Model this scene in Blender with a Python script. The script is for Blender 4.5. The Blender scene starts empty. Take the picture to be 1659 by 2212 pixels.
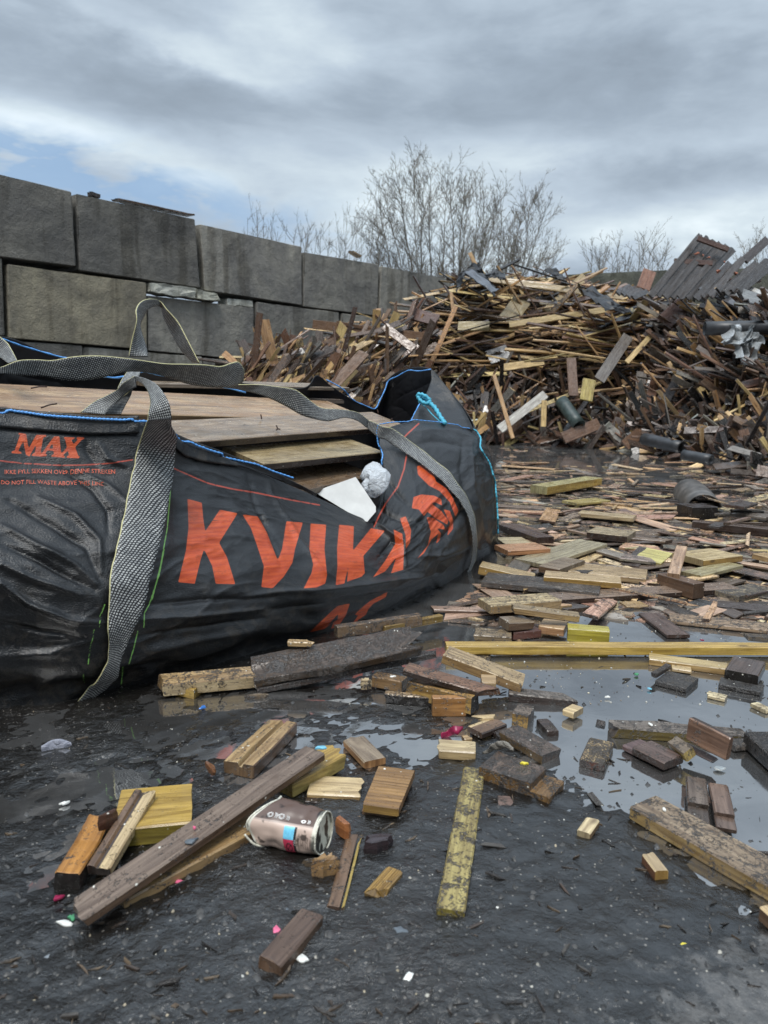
import bpy, bmesh, math, random
import numpy as np
from mathutils import Vector, Matrix, noise
from mathutils.bvhtree import BVHTree
random.seed(7)
SC = bpy.context.scene
COL = SC.collection
RAD = math.radians
# ------------------------------------------------------------------ camera
F, CX, CY, CH = 1661.0, 829.5, 1106.0, 0.65
PITCH, ROLL = RAD(9.3), RAD(1.2)
cam_d = bpy.data.cameras.new('camera'); cam = bpy.data.objects.new('camera', cam_d); COL.objects.link(cam)
cam_d.sensor_fit = 'VERTICAL'; cam_d.sensor_height = 36.0; cam_d.lens = 36.0 * F / 2212.0
cam_d.clip_start = 0.02; cam_d.clip_end = 3000
RC = Matrix.Rotation(math.pi / 2 - PITCH, 3, 'X') @ Matrix.Rotation(ROLL, 3, 'Z')
cam.matrix_world = Matrix.Translation((0, 0, CH)) @ RC.to_4x4()
cam_d.dof.use_dof = True; cam_d.dof.focus_distance = 1.9; cam_d.dof.aperture_fstop = 8.0
SC.camera = cam
SC.view_settings.view_transform = 'Standard'; SC.view_settings.look = 'None'
SC.view_settings.exposure = 0.34; SC.view_settings.gamma = 1.0
SC.render.film_transparent = False
SC.cycles.max_bounces = 6; SC.cycles.use_denoising = True
CAMP = Vector((0, 0, CH))

def ray(x, y):
    return (RC @ Vector(((x - CX) / F, -(y - CY) / F, -1.0)))
def PZ(x, y, z):
    d = ray(x, y); return CAMP + d * ((z - CH) / d.z)
def PY(x, y, Y):
    d = ray(x, y); return CAMP + d * (Y / d.y)
RCI = RC.transposed()
def proj(p):
    q = RCI @ (Vector(p) - CAMP); return (CX + F * q.x / -q.z, CY - F * q.y / -q.z)
def azel(x, y):
    d = ray(x, y).normalized(); return math.atan2(d.x, d.y), math.asin(d.z)
# zoomed measuring frames -> working pixels
ZM = {'D': (0, 0, 1), 'W': (0, 324, .5), 'T': (829.4, 216, .5), 'A': (0, 756, 1 / 3), 'B': (486, 756, .3737), 'P': (1026, 702, .3815),
      'M': (1026, 1026, .3815), 'S': (0, 1188, .358), '1': (81, 1485, .2767), '2': (486, 1323, .2767), '3': (513, 1647, .3418),
      '4': (810, 1377, .293), '5': (1188, 1377, .2838), '6': (1188, 1620, .2838), '8': (540, 1674, .1465)}
def zz(k, p):
    a, b, s = ZM[k]; return (a + p[0] * s, b + p[1] * s)

# ------------------------------------------------------------------ node helper
class NT:
    def __init__(s, tree): s.t = tree; s.n = tree.nodes; s.l = tree.links
    def add(s, typ, **kw):
        n = s.n.new(typ)
        for k, v in kw.items():
            if k == 'inp':
                for kk, vv in v.items():
                    if isinstance(vv, bpy.types.NodeSocket): s.l.new(vv, n.inputs[kk])
                    else: n.inputs[kk].default_value = vv
            else: setattr(n, k, v)
        return n
    def m(s, op, a, b=None, c=None, clamp=False):
        n = s.n.new('ShaderNodeMath'); n.operation = op; n.use_clamp = clamp
        for i, v in enumerate((a, b, c)):
            if v is None: continue
            if isinstance(v, bpy.types.NodeSocket): s.l.new(v, n.inputs[i])
            else: n.inputs[i].default_value = v
        return n.outputs[0]
    def mix(s, f, a, b, blend='MIX'):
        n = s.n.new('ShaderNodeMix'); n.data_type = 'RGBA'; n.blend_type = blend
        for i, v in ((0, f), (6, a), (7, b)):
            if isinstance(v, bpy.types.NodeSocket): s.l.new(v, n.inputs[i])
            else: n.inputs[i].default_value = (v if i == 0 else (tuple(v) + (1,))[:4])
        return n.outputs[2]
    def ss(s, v, a, b, lo=0.0, hi=1.0):
        n = s.n.new('ShaderNodeMapRange'); n.interpolation_type = 'SMOOTHSTEP'
        s.l.new(v, n.inputs[0]); n.inputs[1].default_value = a; n.inputs[2].default_value = b
        n.inputs[3].default_value = lo; n.inputs[4].default_value = hi
        return n.outputs[0]
    def noise(s, vec, scale, detail=4, rough=.55, dist=0.0):
        n = s.add('ShaderNodeTexNoise'); n.inputs['Scale'].default_value = scale; n.inputs['Detail'].default_value = detail
        n.inputs['Roughness'].default_value = rough; n.inputs['Distortion'].default_value = dist
        if vec is not None: s.l.new(vec, n.inputs['Vector'])
        return n.outputs['Fac']
    def vmul(s, vec, v):
        n = s.n.new('ShaderNodeVectorMath'); n.operation = 'MULTIPLY'; s.l.new(vec, n.inputs[0]); n.inputs[1].default_value = v
        return n.outputs[0]
    def bump(s, h, strength, dist, normal=None):
        n = s.add('ShaderNodeBump'); n.inputs['Strength'].default_value = strength; n.inputs['Distance'].default_value = dist
        s.l.new(h, n.inputs['Height'])
        if normal is not None: s.l.new(normal, n.inputs['Normal'])
        return n.outputs[0]
def mat(name):
    m = bpy.data.materials.new(name); m.use_nodes = True
    t = NT(m.node_tree); b = m.node_tree.nodes['Principled BSDF']
    return m, t, b

# ------------------------------------------------------------------ world: overcast sky
SUN_EL, SUN_AZ = RAD(48), RAD(35)          # azimuth measured from +Y towards +X
w = bpy.data.worlds.new('World'); SC.world = w; w.use_nodes = True
t = NT(w.node_tree); bg = w.node_tree.nodes['Background']
sky = t.add('ShaderNodeTexSky', sky_type='NISHITA', sun_disc=False, sun_elevation=SUN_EL, sun_rotation=SUN_AZ)
tc = t.add('ShaderNodeTexCoord'); sep = t.add('ShaderNodeSeparateXYZ', inp={0: tc.outputs['Generated']})
X, Y, Z = sep.outputs
az = t.m('ARCTAN2', X, Y); el = t.m('ARCSINE', Z)
zc = t.m('ADD', t.m('MAXIMUM', Z, 0.0), 0.16)
cmb = t.add('ShaderNodeCombineXYZ', inp={0: t.m('DIVIDE', X, zc), 1: t.m('DIVIDE', Y, zc), 2: 0.0})
n1 = t.noise(cmb.outputs[0], 1.15, 7, .52, .25)
n2 = t.noise(t.vmul(tc.outputs['Generated'], (1, 1, 2.4)), 3.2, 6, .55, .2)
n3 = t.noise(t.vmul(tc.outputs['Generated'], (1, 1, 3.0)), 9.0, 4, .6, .3)
br = t.m('ADD', t.m('ADD', t.m('MULTIPLY', n1, .38), t.m('MULTIPLY', n2, .42)), t.m('MULTIPLY', n3, .20))
br = t.m('MULTIPLY_ADD', t.m('SUBTRACT', br, .5), 2.2, .5)
wob = t.m('MULTIPLY', t.m('SUBTRACT', n2, .5), .35)
def blob(px, py, sx, sy, wgt, tilt=0.0):
    a0, e0 = azel(px, py)
    sx, sy = sx / F, sy / F
    da = t.m('SUBTRACT', az, a0); de = t.m('ADD', t.m('SUBTRACT', el, e0), t.m('MULTIPLY', wob, .35))
    if tilt: de = t.m('MULTIPLY_ADD', da, -tilt, de)
    q = t.m('ADD', t.m('POWER', t.m('ABSOLUTE', t.m('DIVIDE', da, sx)), 2.0), t.m('POWER', t.m('ABSOLUTE', t.m('DIVIDE', de, sy)), 2.0))
    return t.m('MULTIPLY', t.m('EXPONENT', t.m('MULTIPLY', q, -1.0)), wgt)
for args in [(400, 200, 430, 75, -.34, -.03), (380, 92, 260, 22, .22, -.15), (120, 285, 300, 34, .36, -.12), (620, 300, 230, 60, .12, -.1),
             (860, 400, 330, 70, .13, 0), (1500, 490, 330, 42, .34, 0.02), (1200, 330, 260, 40, .18, .05), (1500, 200, 380, 90, -.22, .1), (1250, 150, 260, 60, -.06, -.2),
             (1000, 560, 700, 35, .06, 0), (1480, 380, 280, 35, -.16, 0), (450, 400, 380, 28, .06, -.2), (1300, 545, 240, 25, .12, 0)]:
    br = t.m('ADD', br, blob(*args))
br = t.m('ADD', br, .03); ramp = t.add('ShaderNodeValToRGB'); t.l.new(br, ramp.inputs[0])
cr = ramp.color_ramp
cr.elements[0].position = 0.0; cr.elements[0].color = (.205, .250, .305, 1)
cr.elements[1].position = 1.0; cr.elements[1].color = (.74, .82, .86, 1)
for p, c in ((.3, (.29, .352, .425)), (.55, (.405, .482, .565)), (.8, (.56, .645, .70))):
    e = cr.elements.new(p); e.color = c + (1,)
# blue gap low on the left
gap = t.m('ADD', blob(160, 385, 520, 62, 1.25, -.12), blob(0, 335, 260, 34, .7, -.1))
gap = t.m('MULTIPLY', gap, t.ss(n3, .36, .60))
skyc = t.add('ShaderNodeVectorMath', operation='SCALE', inp={0: sky.outputs[0], 'Scale': .055})
blue = t.mix(.70, skyc.outputs[0], (.25, .42, .66))
colr = t.mix(t.m('MINIMUM', t.m('MULTIPLY', gap, .70), .75), ramp.outputs[0], blue)
# overcast sky is brighter towards the zenith
zen = t.ss(el, .45, 1.15, 1.0, 2.9)
back = t.ss(t.m('MULTIPLY_ADD', Z, 1.1, Y), -.75, .45, .24, 1.0)      # sky dimmed behind the viewer, added to darken camera-facing sides
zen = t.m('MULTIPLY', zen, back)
low = t.ss(el, -.15, 0.0, .25, 1.0)
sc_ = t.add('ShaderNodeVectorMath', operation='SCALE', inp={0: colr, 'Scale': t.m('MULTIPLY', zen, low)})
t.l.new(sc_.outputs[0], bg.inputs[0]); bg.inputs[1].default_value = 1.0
sd_ = bpy.data.lights.new('sun', 'SUN'); sun = bpy.data.objects.new('sun', sd_); COL.objects.link(sun)
sd_.energy = 2.3; sd_.angle = RAD(22); sd_.color = (1, .97, .92)
sdir = Vector((math.sin(SUN_AZ) * math.cos(SUN_EL), math.cos(SUN_AZ) * math.cos(SUN_EL), math.sin(SUN_EL)))
sdir = Vector((-.15, -.45, .88)).normalized()
sun.rotation_euler = sdir.to_track_quat('Z', 'Y').to_euler()

# ------------------------------------------------------------------ object helpers
def tag(o, label=None, cat=None, group=None, kind=None):
    if label: o['label'] = label
    if cat: o['category'] = cat
    if group: o['group'] = group
    if kind: o['kind'] = kind
    return o
def link(name, me, m, parent=None, mw=None):
    o = bpy.data.objects.new(name, me); COL.objects.link(o)
    if m is not None and me is not None:
        for mm in (m if isinstance(m, (list, tuple)) else [m]): me.materials.append(mm)
    if mw is not None: o.matrix_world = mw
    if parent is not None:
        o.parent = parent; o.matrix_parent_inverse = parent.matrix_world.inverted() if mw is not None or parent.matrix_world != Matrix() else Matrix()
    return o
def empty(name, loc):
    o = bpy.data.objects.new(name, None); COL.objects.link(o); o.location = loc; o.empty_display_size = .1
    o.matrix_world = Matrix.Translation(loc)
    return o
def pmesh(name, v, f, m, parent=None, smooth=True):
    me = bpy.data.meshes.new(name); me.from_pydata([tuple(p) for p in v], [], f); me.update()
    if smooth: me.shade_smooth()
    return link(name, me, m, parent)
def setcol(me, arr, name='col'):
    a = me.color_attributes.new(name, 'FLOAT_COLOR', 'CORNER'); a.data.foreach_set('color', np.asarray(arr, dtype=np.float32).ravel())
def setvcol(me, arr, name='col'):
    a = me.color_attributes.new(name, 'FLOAT_COLOR', 'POINT'); a.data.foreach_set('color', np.asarray(arr, dtype=np.float32).ravel())
def setf(me, arr, name):
    a = me.attributes.new(name, 'FLOAT', 'POINT'); a.data.foreach_set('value', np.asarray(arr, dtype=np.float32))
def setuv(me, arr):
    u = me.uv_layers.new(name='UVMap'); u.data.foreach_set('uv', np.asarray(arr, dtype=np.float32).ravel())

# ------------------------------------------------------------------ materials
def wood_material():
    m, t, b = mat('wet_scrap_wood')
    at = t.add('ShaderNodeAttribute', attribute_name='col'); uv = t.add('ShaderNodeUVMap').outputs[0]
    mud = at.outputs['Alpha']
    g1 = t.noise(t.vmul(uv, (3.2, 46, 1)), 1.0, 6, .66, 2.2)
    g2 = t.noise(t.vmul(uv, (9, 320, 1)), 1.0, 3, .6, .3)
    pat = t.noise(uv, 9.0, 4, .6, .4)
    c = t.mix(t.ss(g1, .30, .70), t.mix(1.0, at.outputs['Color'], (.50, .44, .40), 'MULTIPLY'), t.mix(1.0, at.outputs['Color'], (1.25, 1.22, 1.15), 'MULTIPLY'))
    c = t.mix(t.ss(g2, .55, .68, 0, .40), c, t.mix(1.0, at.outputs['Color'], (.34, .28, .24), 'MULTIPLY'))
    c = t.mix(t.ss(pat, .46, .72, 0, .42), c, t.mix(1.0, at.outputs['Color'], (.50, .47, .46), 'MULTIPLY'))
    vo = t.add('ShaderNodeTexVoronoi', inp={'Vector': t.vmul(uv, (5.0, 13, 1)), 'Scale': 1.0, 'Randomness': 1.0})
    c = t.mix(t.ss(vo.outputs['Distance'], .10, .04, 0, .7), c, (.05, .025, .012))
    # clinging grit and mud
    k1 = t.noise(uv, 34.0, 6, .78, .8); k2 = t.noise(uv, 190.0, 3, .75)
    k = t.m('ADD', t.m('MULTIPLY', k1, .6), t.m('MULTIPLY', k2, .4))
    thr = t.m('MULTIPLY_ADD', mud, -.33, .655)
    mk = t.ss(t.m('SUBTRACT', k, thr), -.015, .035)
    mudc = t.mix(t.ss(k2, .40, .66), (.012, .0105, .010), (.075, .066, .060))
    c = t.mix(t.m('MULTIPLY', mk, .93), c, mudc)
    v2 = t.add('ShaderNodeTexVoronoi', inp={'Vector': uv, 'Scale': 110.0, 'Randomness': 1.0})
    rnd = t.add('ShaderNodeSeparateColor', inp={0: v2.outputs['Color']})
    fl = t.m('MULTIPLY', t.ss(v2.outputs['Distance'], .24, .14), t.m('GREATER_THAN', rnd.outputs[0], .955))
    c = t.mix(fl, c, (.62, .60, .53))
    t.l.new(c, b.inputs['Base Color'])
    wet = t.noise(uv, 18.0, 4, .65)
    t.l.new(t.m('MULTIPLY_ADD', t.ss(wet, .40, .7), .36, .20), b.inputs['Roughness'])
    b.inputs['Specular IOR Level'].default_value = .5
    h = t.m('ADD', t.m('MULTIPLY', g1, .5), t.m('ADD', t.m('MULTIPLY', g2, .22), t.m('MULTIPLY', t.m('MULTIPLY', mk, k2), 3.2)))
    t.l.new(t.bump(h, .55, .0022), b.inputs['Normal'])
    return m
WOOD = wood_material()

def simple(name, col, rough=.5, nscale=30., namt=.3, bump=.0, bd=.002, metal=0., spec=.5):
    m, t, b = mat(name)
    tc = t.add('ShaderNodeTexCoord').outputs['Object']
    n = t.noise(tc, nscale, 5, .6)
    c = t.mix(t.ss(n, .3, .7), tuple(x * (1 - namt) for x in col), tuple(min(1, x * (1 + namt)) for x in col))
    t.l.new(c, b.inputs['Base Color']); b.inputs['Roughness'].default_value = rough; b.inputs['Metallic'].default_value = metal
    b.inputs['Specular IOR Level'].default_value = spec
    if bump: t.l.new(t.bump(n, bump, bd), b.inputs['Normal'])
    return m

def concrete_material():
    m, t, b = mat('weathered_concrete')
    tc = t.add('ShaderNodeTexCoord').outputs['Object']; oi = t.add('ShaderNodeObjectInfo')
    off = t.add('ShaderNodeVectorMath', operation='SCALE', inp={0: (1, 1, 1), 'Scale': t.m('MULTIPLY', oi.outputs['Random'], 40.)})
    v = t.add('ShaderNodeVectorMath', operation='ADD', inp={0: tc, 1: off.outputs[0]}).outputs[0]
    at = t.add('ShaderNodeAttribute', attribute_name='col')
    a = t.noise(v, 1.6, 6, .62, .6); d = t.noise(v, 9, 6, .65); f_ = t.noise(v, 60, 4, .7)
    st = t.noise(t.vmul(v, (3.2, 3.2, .35)), 1.5, 5, .6, .3)
    c = t.mix(t.ss(a, .30, .70), (.66, .66, .67), (1.14, 1.12, 1.05)); 
    c = t.mix(1.0, at.outputs['Color'], c, 'MULTIPLY')
    c = t.mix(t.ss(d, .42, .74, 0, .45), c, t.mix(1.0, c, (.50, .50, .50), 'MULTIPLY'))
    pr = t.add('ShaderNodeTexVoronoi', inp={'Vector': v, 'Scale': 26.0}); c = t.mix(t.m('MULTIPLY', t.ss(pr.outputs['Distance'], .13, .06), t.ss(f_, .5, .6)), c, (.02, .02, .02))
    c = t.mix(t.ss(st, .50, .66, 0, .7), c, t.mix(1.0, c, (.42, .40, .36), 'MULTIPLY'))
    c = t.mix(t.ss(st, .30, .40, .4, 0), c, t.mix(1.0, c, (1.6, 1.6, 1.5), 'MULTIPLY'))
    sc = t.noise(t.vmul(v, (2.0, 2.0, 5.0)), 3.0, 8, .75, 2.5)
    c = t.mix(t.ss(t.m('ABSOLUTE', t.m('SUBTRACT', sc, .5)), .012, .0, 0, .22), c, (.30, .31, .30))
    t.l.new(c, b.inputs['Base Color']); b.inputs['Roughness'].default_value = .78; b.inputs['Specular IOR Level'].default_value = .35
    h = t.m('ADD', t.m('MULTIPLY', d, .7), t.m('MULTIPLY', f_, .25))
    t.l.new(t.bump(h, 1.0, .03), b.inputs['Normal'])
    return m
CONC = concrete_material()

def ground_material():
    m, t, b = mat('wet_muddy_asphalt')
    p = t.add('ShaderNodeNewGeometry').outputs['Position']
    a = t.noise(p, 1.8, 5, .6, .4); d = t.noise(p, 26, 6, .66, .25); f_ = t.noise(p, 75, 5, .70, .2); g = t.noise(p, 420, 3, .6)
    wp = t.add('ShaderNodeVectorMath', operation='ADD', inp={0: p, 1: t.vmul(t.add('ShaderNodeTexNoise', inp={'Vector': p, 'Scale': 30.0}).outputs['Color'], (.02, .02, .02))}).outputs[0]
    vo = t.add('ShaderNodeTexVoronoi', inp={'Vector': wp, 'Scale': 62.0, 'Randomness': 1.0}); cell = t.ss(vo.outputs['Distance'], .75, .1)
    c = t.mix(t.ss(a, .35, .65), (.0045, .0040, .0035), (.013, .0115, .010))
    c = t.mix(t.ss(d, .50, .72, 0, .6), c, (.026, .024, .022))
    gv = t.add('ShaderNodeTexVoronoi', inp={'Vector': p, 'Scale': 210.0}); gr = t.add('ShaderNodeSeparateColor', inp={0: gv.outputs['Color']})
    c = t.mix(t.m('MULTIPLY', t.ss(gv.outputs['Distance'], .45, .25), t.m('GREATER_THAN', t.m('ADD', gr.outputs[0], t.m('MULTIPLY', t.m('SUBTRACT', a, .5), .25)), .935)), c, t.mix(gr.outputs[1], (.05, .045, .04), (.17, .155, .135)))
    at = t.add('ShaderNodeAttribute', attribute_name='sand')
    sm = t.ss(t.m('ADD', at.outputs['Fac'], t.m('MULTIPLY', t.m('SUBTRACT', d, .5), 1.6)), .42, .72)
    c = t.mix(t.m('MULTIPLY', sm, .55), c, t.mix(t.ss(f_, .35, .65), (.075, .071, .067), (.150, .142, .133)))
    t.l.new(c, b.inputs['Base Color'])
    b.inputs['IOR'].default_value = 1.7
    t.l.new(t.m('MULTIPLY_ADD', t.ss(f_, .38, .66), .22, t.m('MULTIPLY_ADD', sm, .25, .03)), b.inputs['Roughness'])
    flat_ = t.ss(a, .40, .62, .35, 1.0)
    h = t.m('MULTIPLY', flat_, t.m('ADD', t.m('MULTIPLY', cell, .12), t.m('ADD', t.m('MULTIPLY', d, .8), t.m('ADD', t.m('MULTIPLY', f_, .6), t.m('MULTIPLY', g, .07)))))
    t.l.new(t.bump(h, .95, .0085), b.inputs['Normal'])
    return m
def water_material():
    m, t, b = mat('murky_puddle_water')
    p = t.add('ShaderNodeNewGeometry').outputs['Position']
    a = t.noise(t.vmul(p, (1, 1.6, 1)), 3.0, 5, .6, 1.0); d = t.noise(p, 16, 4, .6, .8)
    c = t.mix(t.ss(a, .35, .65), (.034, .032, .030), (.072, .071, .070))
    t.l.new(c, b.inputs['Base Color']); b.inputs['IOR'].default_value = 5.0
    t.l.new(t.m('MULTIPLY_ADD', t.ss(d, .45, .65), .09, .025), b.inputs['Roughness'])
    t.l.new(t.bump(t.m('ADD', d, t.m('MULTIPLY', a, 1.5)), .06, .003), b.inputs['Normal'])
    return m

# ------------------------------------------------------------------ ground and water
def gauss2(x, y, x0, y0, sx, sy): return math.exp(-((x - x0) / sx) ** 2 - ((y - y0) / sy) ** 2)
def sst(x, a, b):
    u = min(1, max(0, (x - a) / (b - a))); return u * u * (3 - 2 * u)
def poly_sd(px, py, P):
    P = np.asarray(P, float); Q = np.roll(P, -1, 0)
    d = np.full(px.shape, 1e9); inside = np.zeros(px.shape, bool)
    for (ax, ay), (bx, by) in zip(P, Q):
        ex, ey = bx - ax, by - ay; L = ex * ex + ey * ey + 1e-9
        k = np.clip(((px - ax) * ex + (py - ay) * ey) / L, 0, 1)
        d = np.minimum(d, np.hypot(px - ax - k * ex, py - ay - k * ey))
        c = (ay > py) != (by > py)
        if ay != by: inside ^= c & (px < (bx - ax) * (py - ay) / (by - ay) + ax)
    return np.where(inside, d, -d)
def poly_ld(px, py, P):
    d = np.full(px.shape, 1e9)
    for (ax, ay), (bx, by) in zip(P[:-1], P[1:]):
        ex, ey = bx - ax, by - ay; L = ex * ex + ey * ey + 1e-9
        k = np.clip(((px - ax) * ex + (py - ay) * ey) / L, 0, 1)
        d = np.minimum(d, np.hypot(px - ax - k * ex, py - ay - k * ey))
    return d
def projn(V):
    q = (V - np.array(CAMP)) @ np.array(RC)      # rows: RC^T (p-c)
    return CX + F * q[:, 0] / -q[:, 2], CY - F * q[:, 1] / -q[:, 2]
def fnoise(P, s, o=3, sx=1, sy=1):
    out = np.empty(len(P))
    for i, p in enumerate(P): out[i] = noise.fractal(Vector((p[0] * s * sx, p[1] * s * sy, 0.3 + (p[2] * s if len(p) > 2 else 0))), .8, 2.1, o)
    return out

def grow(a, step, end, k):
    out = [a]
    while (out[-1] - end) * (1 if step > 0 else -1) < 0: out.append(out[-1] + step); step *= k
    return out
def build_ground():
    xs = grow(-.95, -.02, -70, 1.25)[1:][::-1] + list(np.arange(-.95, 1.25, .0105)) + grow(1.25, .011, 90, 1.035)
    ys = grow(.42, -.03, -30, 1.35)[1:][::-1] + list(np.arange(.42, 2.3, .0095)) + grow(2.3, .010, 160, 1.028)
    xs, ys = np.array(xs), np.array(ys); nx, ny = len(xs), len(ys)
    Xg, Yg = np.meshgrid(xs, ys); V = np.stack([Xg.ravel(), Yg.ravel(), np.zeros(nx * ny)], 1)
    fr = V[:, 1] > .25
    px = np.full(len(V), -9999.); py = np.full(len(V), 3000.)
    px[fr], py[fr] = projn(V[fr])
    # outline of the flooded part, seen on the ground
    pud = [(1010, 1440), (1080, 1490), (1120, 1560), (1150, 1640), (1235, 1700), (1330, 1760), (1500, 1850), (1700, 1960), (2600, 2300), (5200, 1300), (5200, 845), (-900, 845), (-900, 1020), (300, 1120), (700, 1200), (960, 1250), (760, 1360)]
    sdp = np.clip(poly_sd(px, py, pud), -260, 60)
    film = [(-300, 1560), (300, 1500), (700, 1450), (1000, 1460), (1050, 1560), (940, 1640), (760, 1650), (560, 1700), (330, 1720), (200, 1900), (60, 1960), (-300, 1880)]
    sdf = np.clip(poly_sd(px, py, film), -90, 40)
    d = np.hypot(V[:, 0], V[:, 1] - 1.5)
    n1 = fnoise(V, 7, 4); n2 = fnoise(V, 38, 3)
    n3 = fnoise(V[:, :2] * 1.0 + 7, 85, 2)
    lev = .0056 - .0150 * (1 / (1 + np.exp(-(sdp - 10) / 42))) - .0052 * np.clip((sdf + 60) / 90, 0, 1)
    z = lev + .0040 * n1 + .0030 * n2 + .0011 * n3
    deep = np.clip((sdp - 25) / 35, 0, 1); z -= .03 * deep
    # bank: the yard climbs gently towards the block wall behind the bag
    s = np.clip((-V[:, 0] * .75 + V[:, 1] * .66 - 3.2) / 3.0, 0, 1)
    z += .30 * s * s * (3 - 2 * s) * np.clip((-V[:, 0]) / 2.0, 0, 1)
    z[d > 14] -= .0
    V[:, 2] = z
    idx = np.arange(nx * ny).reshape(ny, nx)
    f = np.stack([idx[:-1, :-1], idx[:-1, 1:], idx[1:, 1:], idx[1:, :-1]], -1).reshape(-1, 4)
    me = bpy.data.meshes.new('ground'); me.from_pydata(V.tolist(), [], f.tolist()); me.shade_smooth()
    sand = np.clip((px - 1100) / 560, 0, 1) * np.clip((py - 1800) / 420, 0, 1) * (py < 2900)
    setf(me, sand, 'sand')
    o = link('ground', me, ground_material()); tag(o, kind='structure')
    return BVHTree.FromPolygons(V.tolist(), f[::1].tolist())
GB = build_ground()
wt = pmesh('puddle_water', [(-60, -20, 0), (90, -20, 0), (90, 150, 0), (-60, 150, 0)], [(0, 1, 2, 3)], water_material()); tag(wt, kind='structure')

# ------------------------------------------------------------------ board geometry
PAL = {'pale': (.50, .39, .225), 'tan': (.36, .255, .135), 'yellow': (.40, .31, .11), 'olive': (.36, .245, .065), 'orange': (.36, .175, .05),
       'brown': (.135, .085, .055), 'dark': (.045, .031, .026), 'grey': (.155, .135, .12), 'black': (.016, .014, .013), 'red': (.17, .075, .045),
       'honey': (.30, .19, .06), 'dust': (.21, .165, .12), 'slate': (.075, .08, .085), 'white': (.55, .56, .55), 'green': (.10, .12, .085)}
def board_geo(L, W, T, col, mud=.3, rng=random, prof=None, br0=0., br1=0., endcol=None, sidecol=None, warp=.0, seg=None, sk0=0., sk1=0., detail=2, jit=.0003, pcols=None):
    """cross-section in (y,z), top at z=0, extruded along x in [0,L]. returns verts, faces, uvs, cols"""
    if prof is None:
        c = min(.0022, T * .2, W * .1) if detail > 0 else 0
        n = 5 if detail > 1 else (2 if detail else 0)
        if detail:
            top = [(c + (W - 2 * c) * i / n, 0) for i in range(n + 1)]
            prof = top + [(W, -c), (W, -T + c), (W - c, -T), (c, -T), (0, -T + c), (0, -c)]
        else: prof = [(0, 0), (W, 0), (W, -T), (0, -T)]
    prof = [(y - W / 2, z) for y, z in prof]
    n = len(prof)
    if seg is None: seg = max(2, min(10, int(L / .05))) if detail > 1 else (2 if detail else 1)
    xs = [0.0, .0022] + [L * i / seg for i in range(1, seg)] + [L - .0022, L] if detail > 1 else [L * i / seg for i in range(seg + 1)]
    V = []; o1, o2, o3 = rng.random() * 50, rng.random() * 50, rng.random() * 50
    for i, x in enumerate(xs):
        e = detail > 1 and (i == 0 or i == len(xs) - 1)
        zc = sum(p[1] for p in prof) / n
        wob = warp * math.sin(x / L * math.pi)
        for j, (y, z) in enumerate(prof):
            yy, zz_ = (y * (1 - .0015 / max(W, .004)), zc + (z - zc) * .95) if e else (y, z)
            xx = x
            if br0 and x < L * .5:
                k = max(0, 1 - x / (br0 * 2.5)); xx += k * br0 * (noise.noise(Vector((y * 60 + o1, z * 30, 0))) + .55) * 1.3
            if br1 and x > L * .5:
                k = max(0, 1 - (L - x) / (br1 * 2.5)); xx -= k * br1 * (noise.noise(Vector((y * 60 + o2, z * 30, 4))) + .55) * 1.3
            if sk0: xx += sk0 * (y / W) * max(0, 1 - x / L)
            if sk1: xx += sk1 * (y / W) * (x / L)
            if detail:
                q = noise.noise_vector(Vector((x * 14 + o3, y * 30, z * 30))) * jit * 2.2
                V.append((xx + q.x, yy + q.y, zz_ + q.z + wob))
            else: V.append((xx, yy, zz_))
    if detail > 1 and br0 == 0 and br1 == 0:      # saw-worn ends are never dead square
        a0_, a1_ = rng.uniform(-.03, .03) * W, rng.uniform(-.03, .03) * W
        V = [(x + a0_ * (y / W) * max(0, 1 - x / L) + a1_ * (y / W) * (x / L), y, z) for x, y, z in V]
    Fc, U, C = [], [], []
    per = [0.0]
    for j in range(n):
        a, b = prof[j], prof[(j + 1) % n]; per.append(per[-1] + math.hypot(b[0] - a[0], b[1] - a[1]))
    u0, v0 = rng.random() * 30, rng.random() * 30
    sc = sidecol or col; ec = endcol or tuple(c * .62 for c in col)
    for i in range(len(xs) - 1):
        for j in range(n):
            k = (j + 1) % n
            Fc.append((i * n + j, (i + 1) * n + j, (i + 1) * n + k, i * n + k))
            U += [(u0 + xs[i], v0 + per[j]), (u0 + xs[i + 1], v0 + per[j]), (u0 + xs[i + 1], v0 + per[j + 1]), (u0 + xs[i], v0 + per[j + 1])]
            if pcols: cc = pcols[j % len(pcols)]
            else:
                top = prof[j][1] > -T * .3 and prof[k][1] > -T * .3
                cc = col if top else sc
            md = mud if (prof[j][1] > -T * .3) else mud * .8
            C += [cc + (md,)] * 4
    def cap(base, rev):
        ids = [base + j for j in range(n)]
        Fc.append(tuple(ids if not rev else ids[::-1]))
        uu = [(v0 + prof[j][1] * 1.0, u0 + prof[j][0]) for j in range(n)]
        U.extend(uu if not rev else uu[::-1]); C.extend([ec + (mud * .9,)] * n)
    cap(0, False); cap((len(xs) - 1) * n, True)
    return V, Fc, U, C
def geo_mesh(name, g):
    V, Fc, U, C = g
    me = bpy.data.meshes.new(name); me.from_pydata(V, [], Fc); setuv(me, U); setcol(me, C); me.update()
    return me
def flipfix(me):
    bm = bmesh.new(); bm.from_mesh(me); bmesh.ops.recalc_face_normals(bm, faces=bm.faces); bm.to_mesh(me); bm.free()
def frame(o, dx, dy):
    dx = dx.normalized(); dy = (dy - dx * dy.dot(dx)).normalized(); dz = dx.cross(dy)
    m = Matrix((dx, dy, dz)).transposed().to_4x4(); m.translation = o; return m
BOARDS = []
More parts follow.
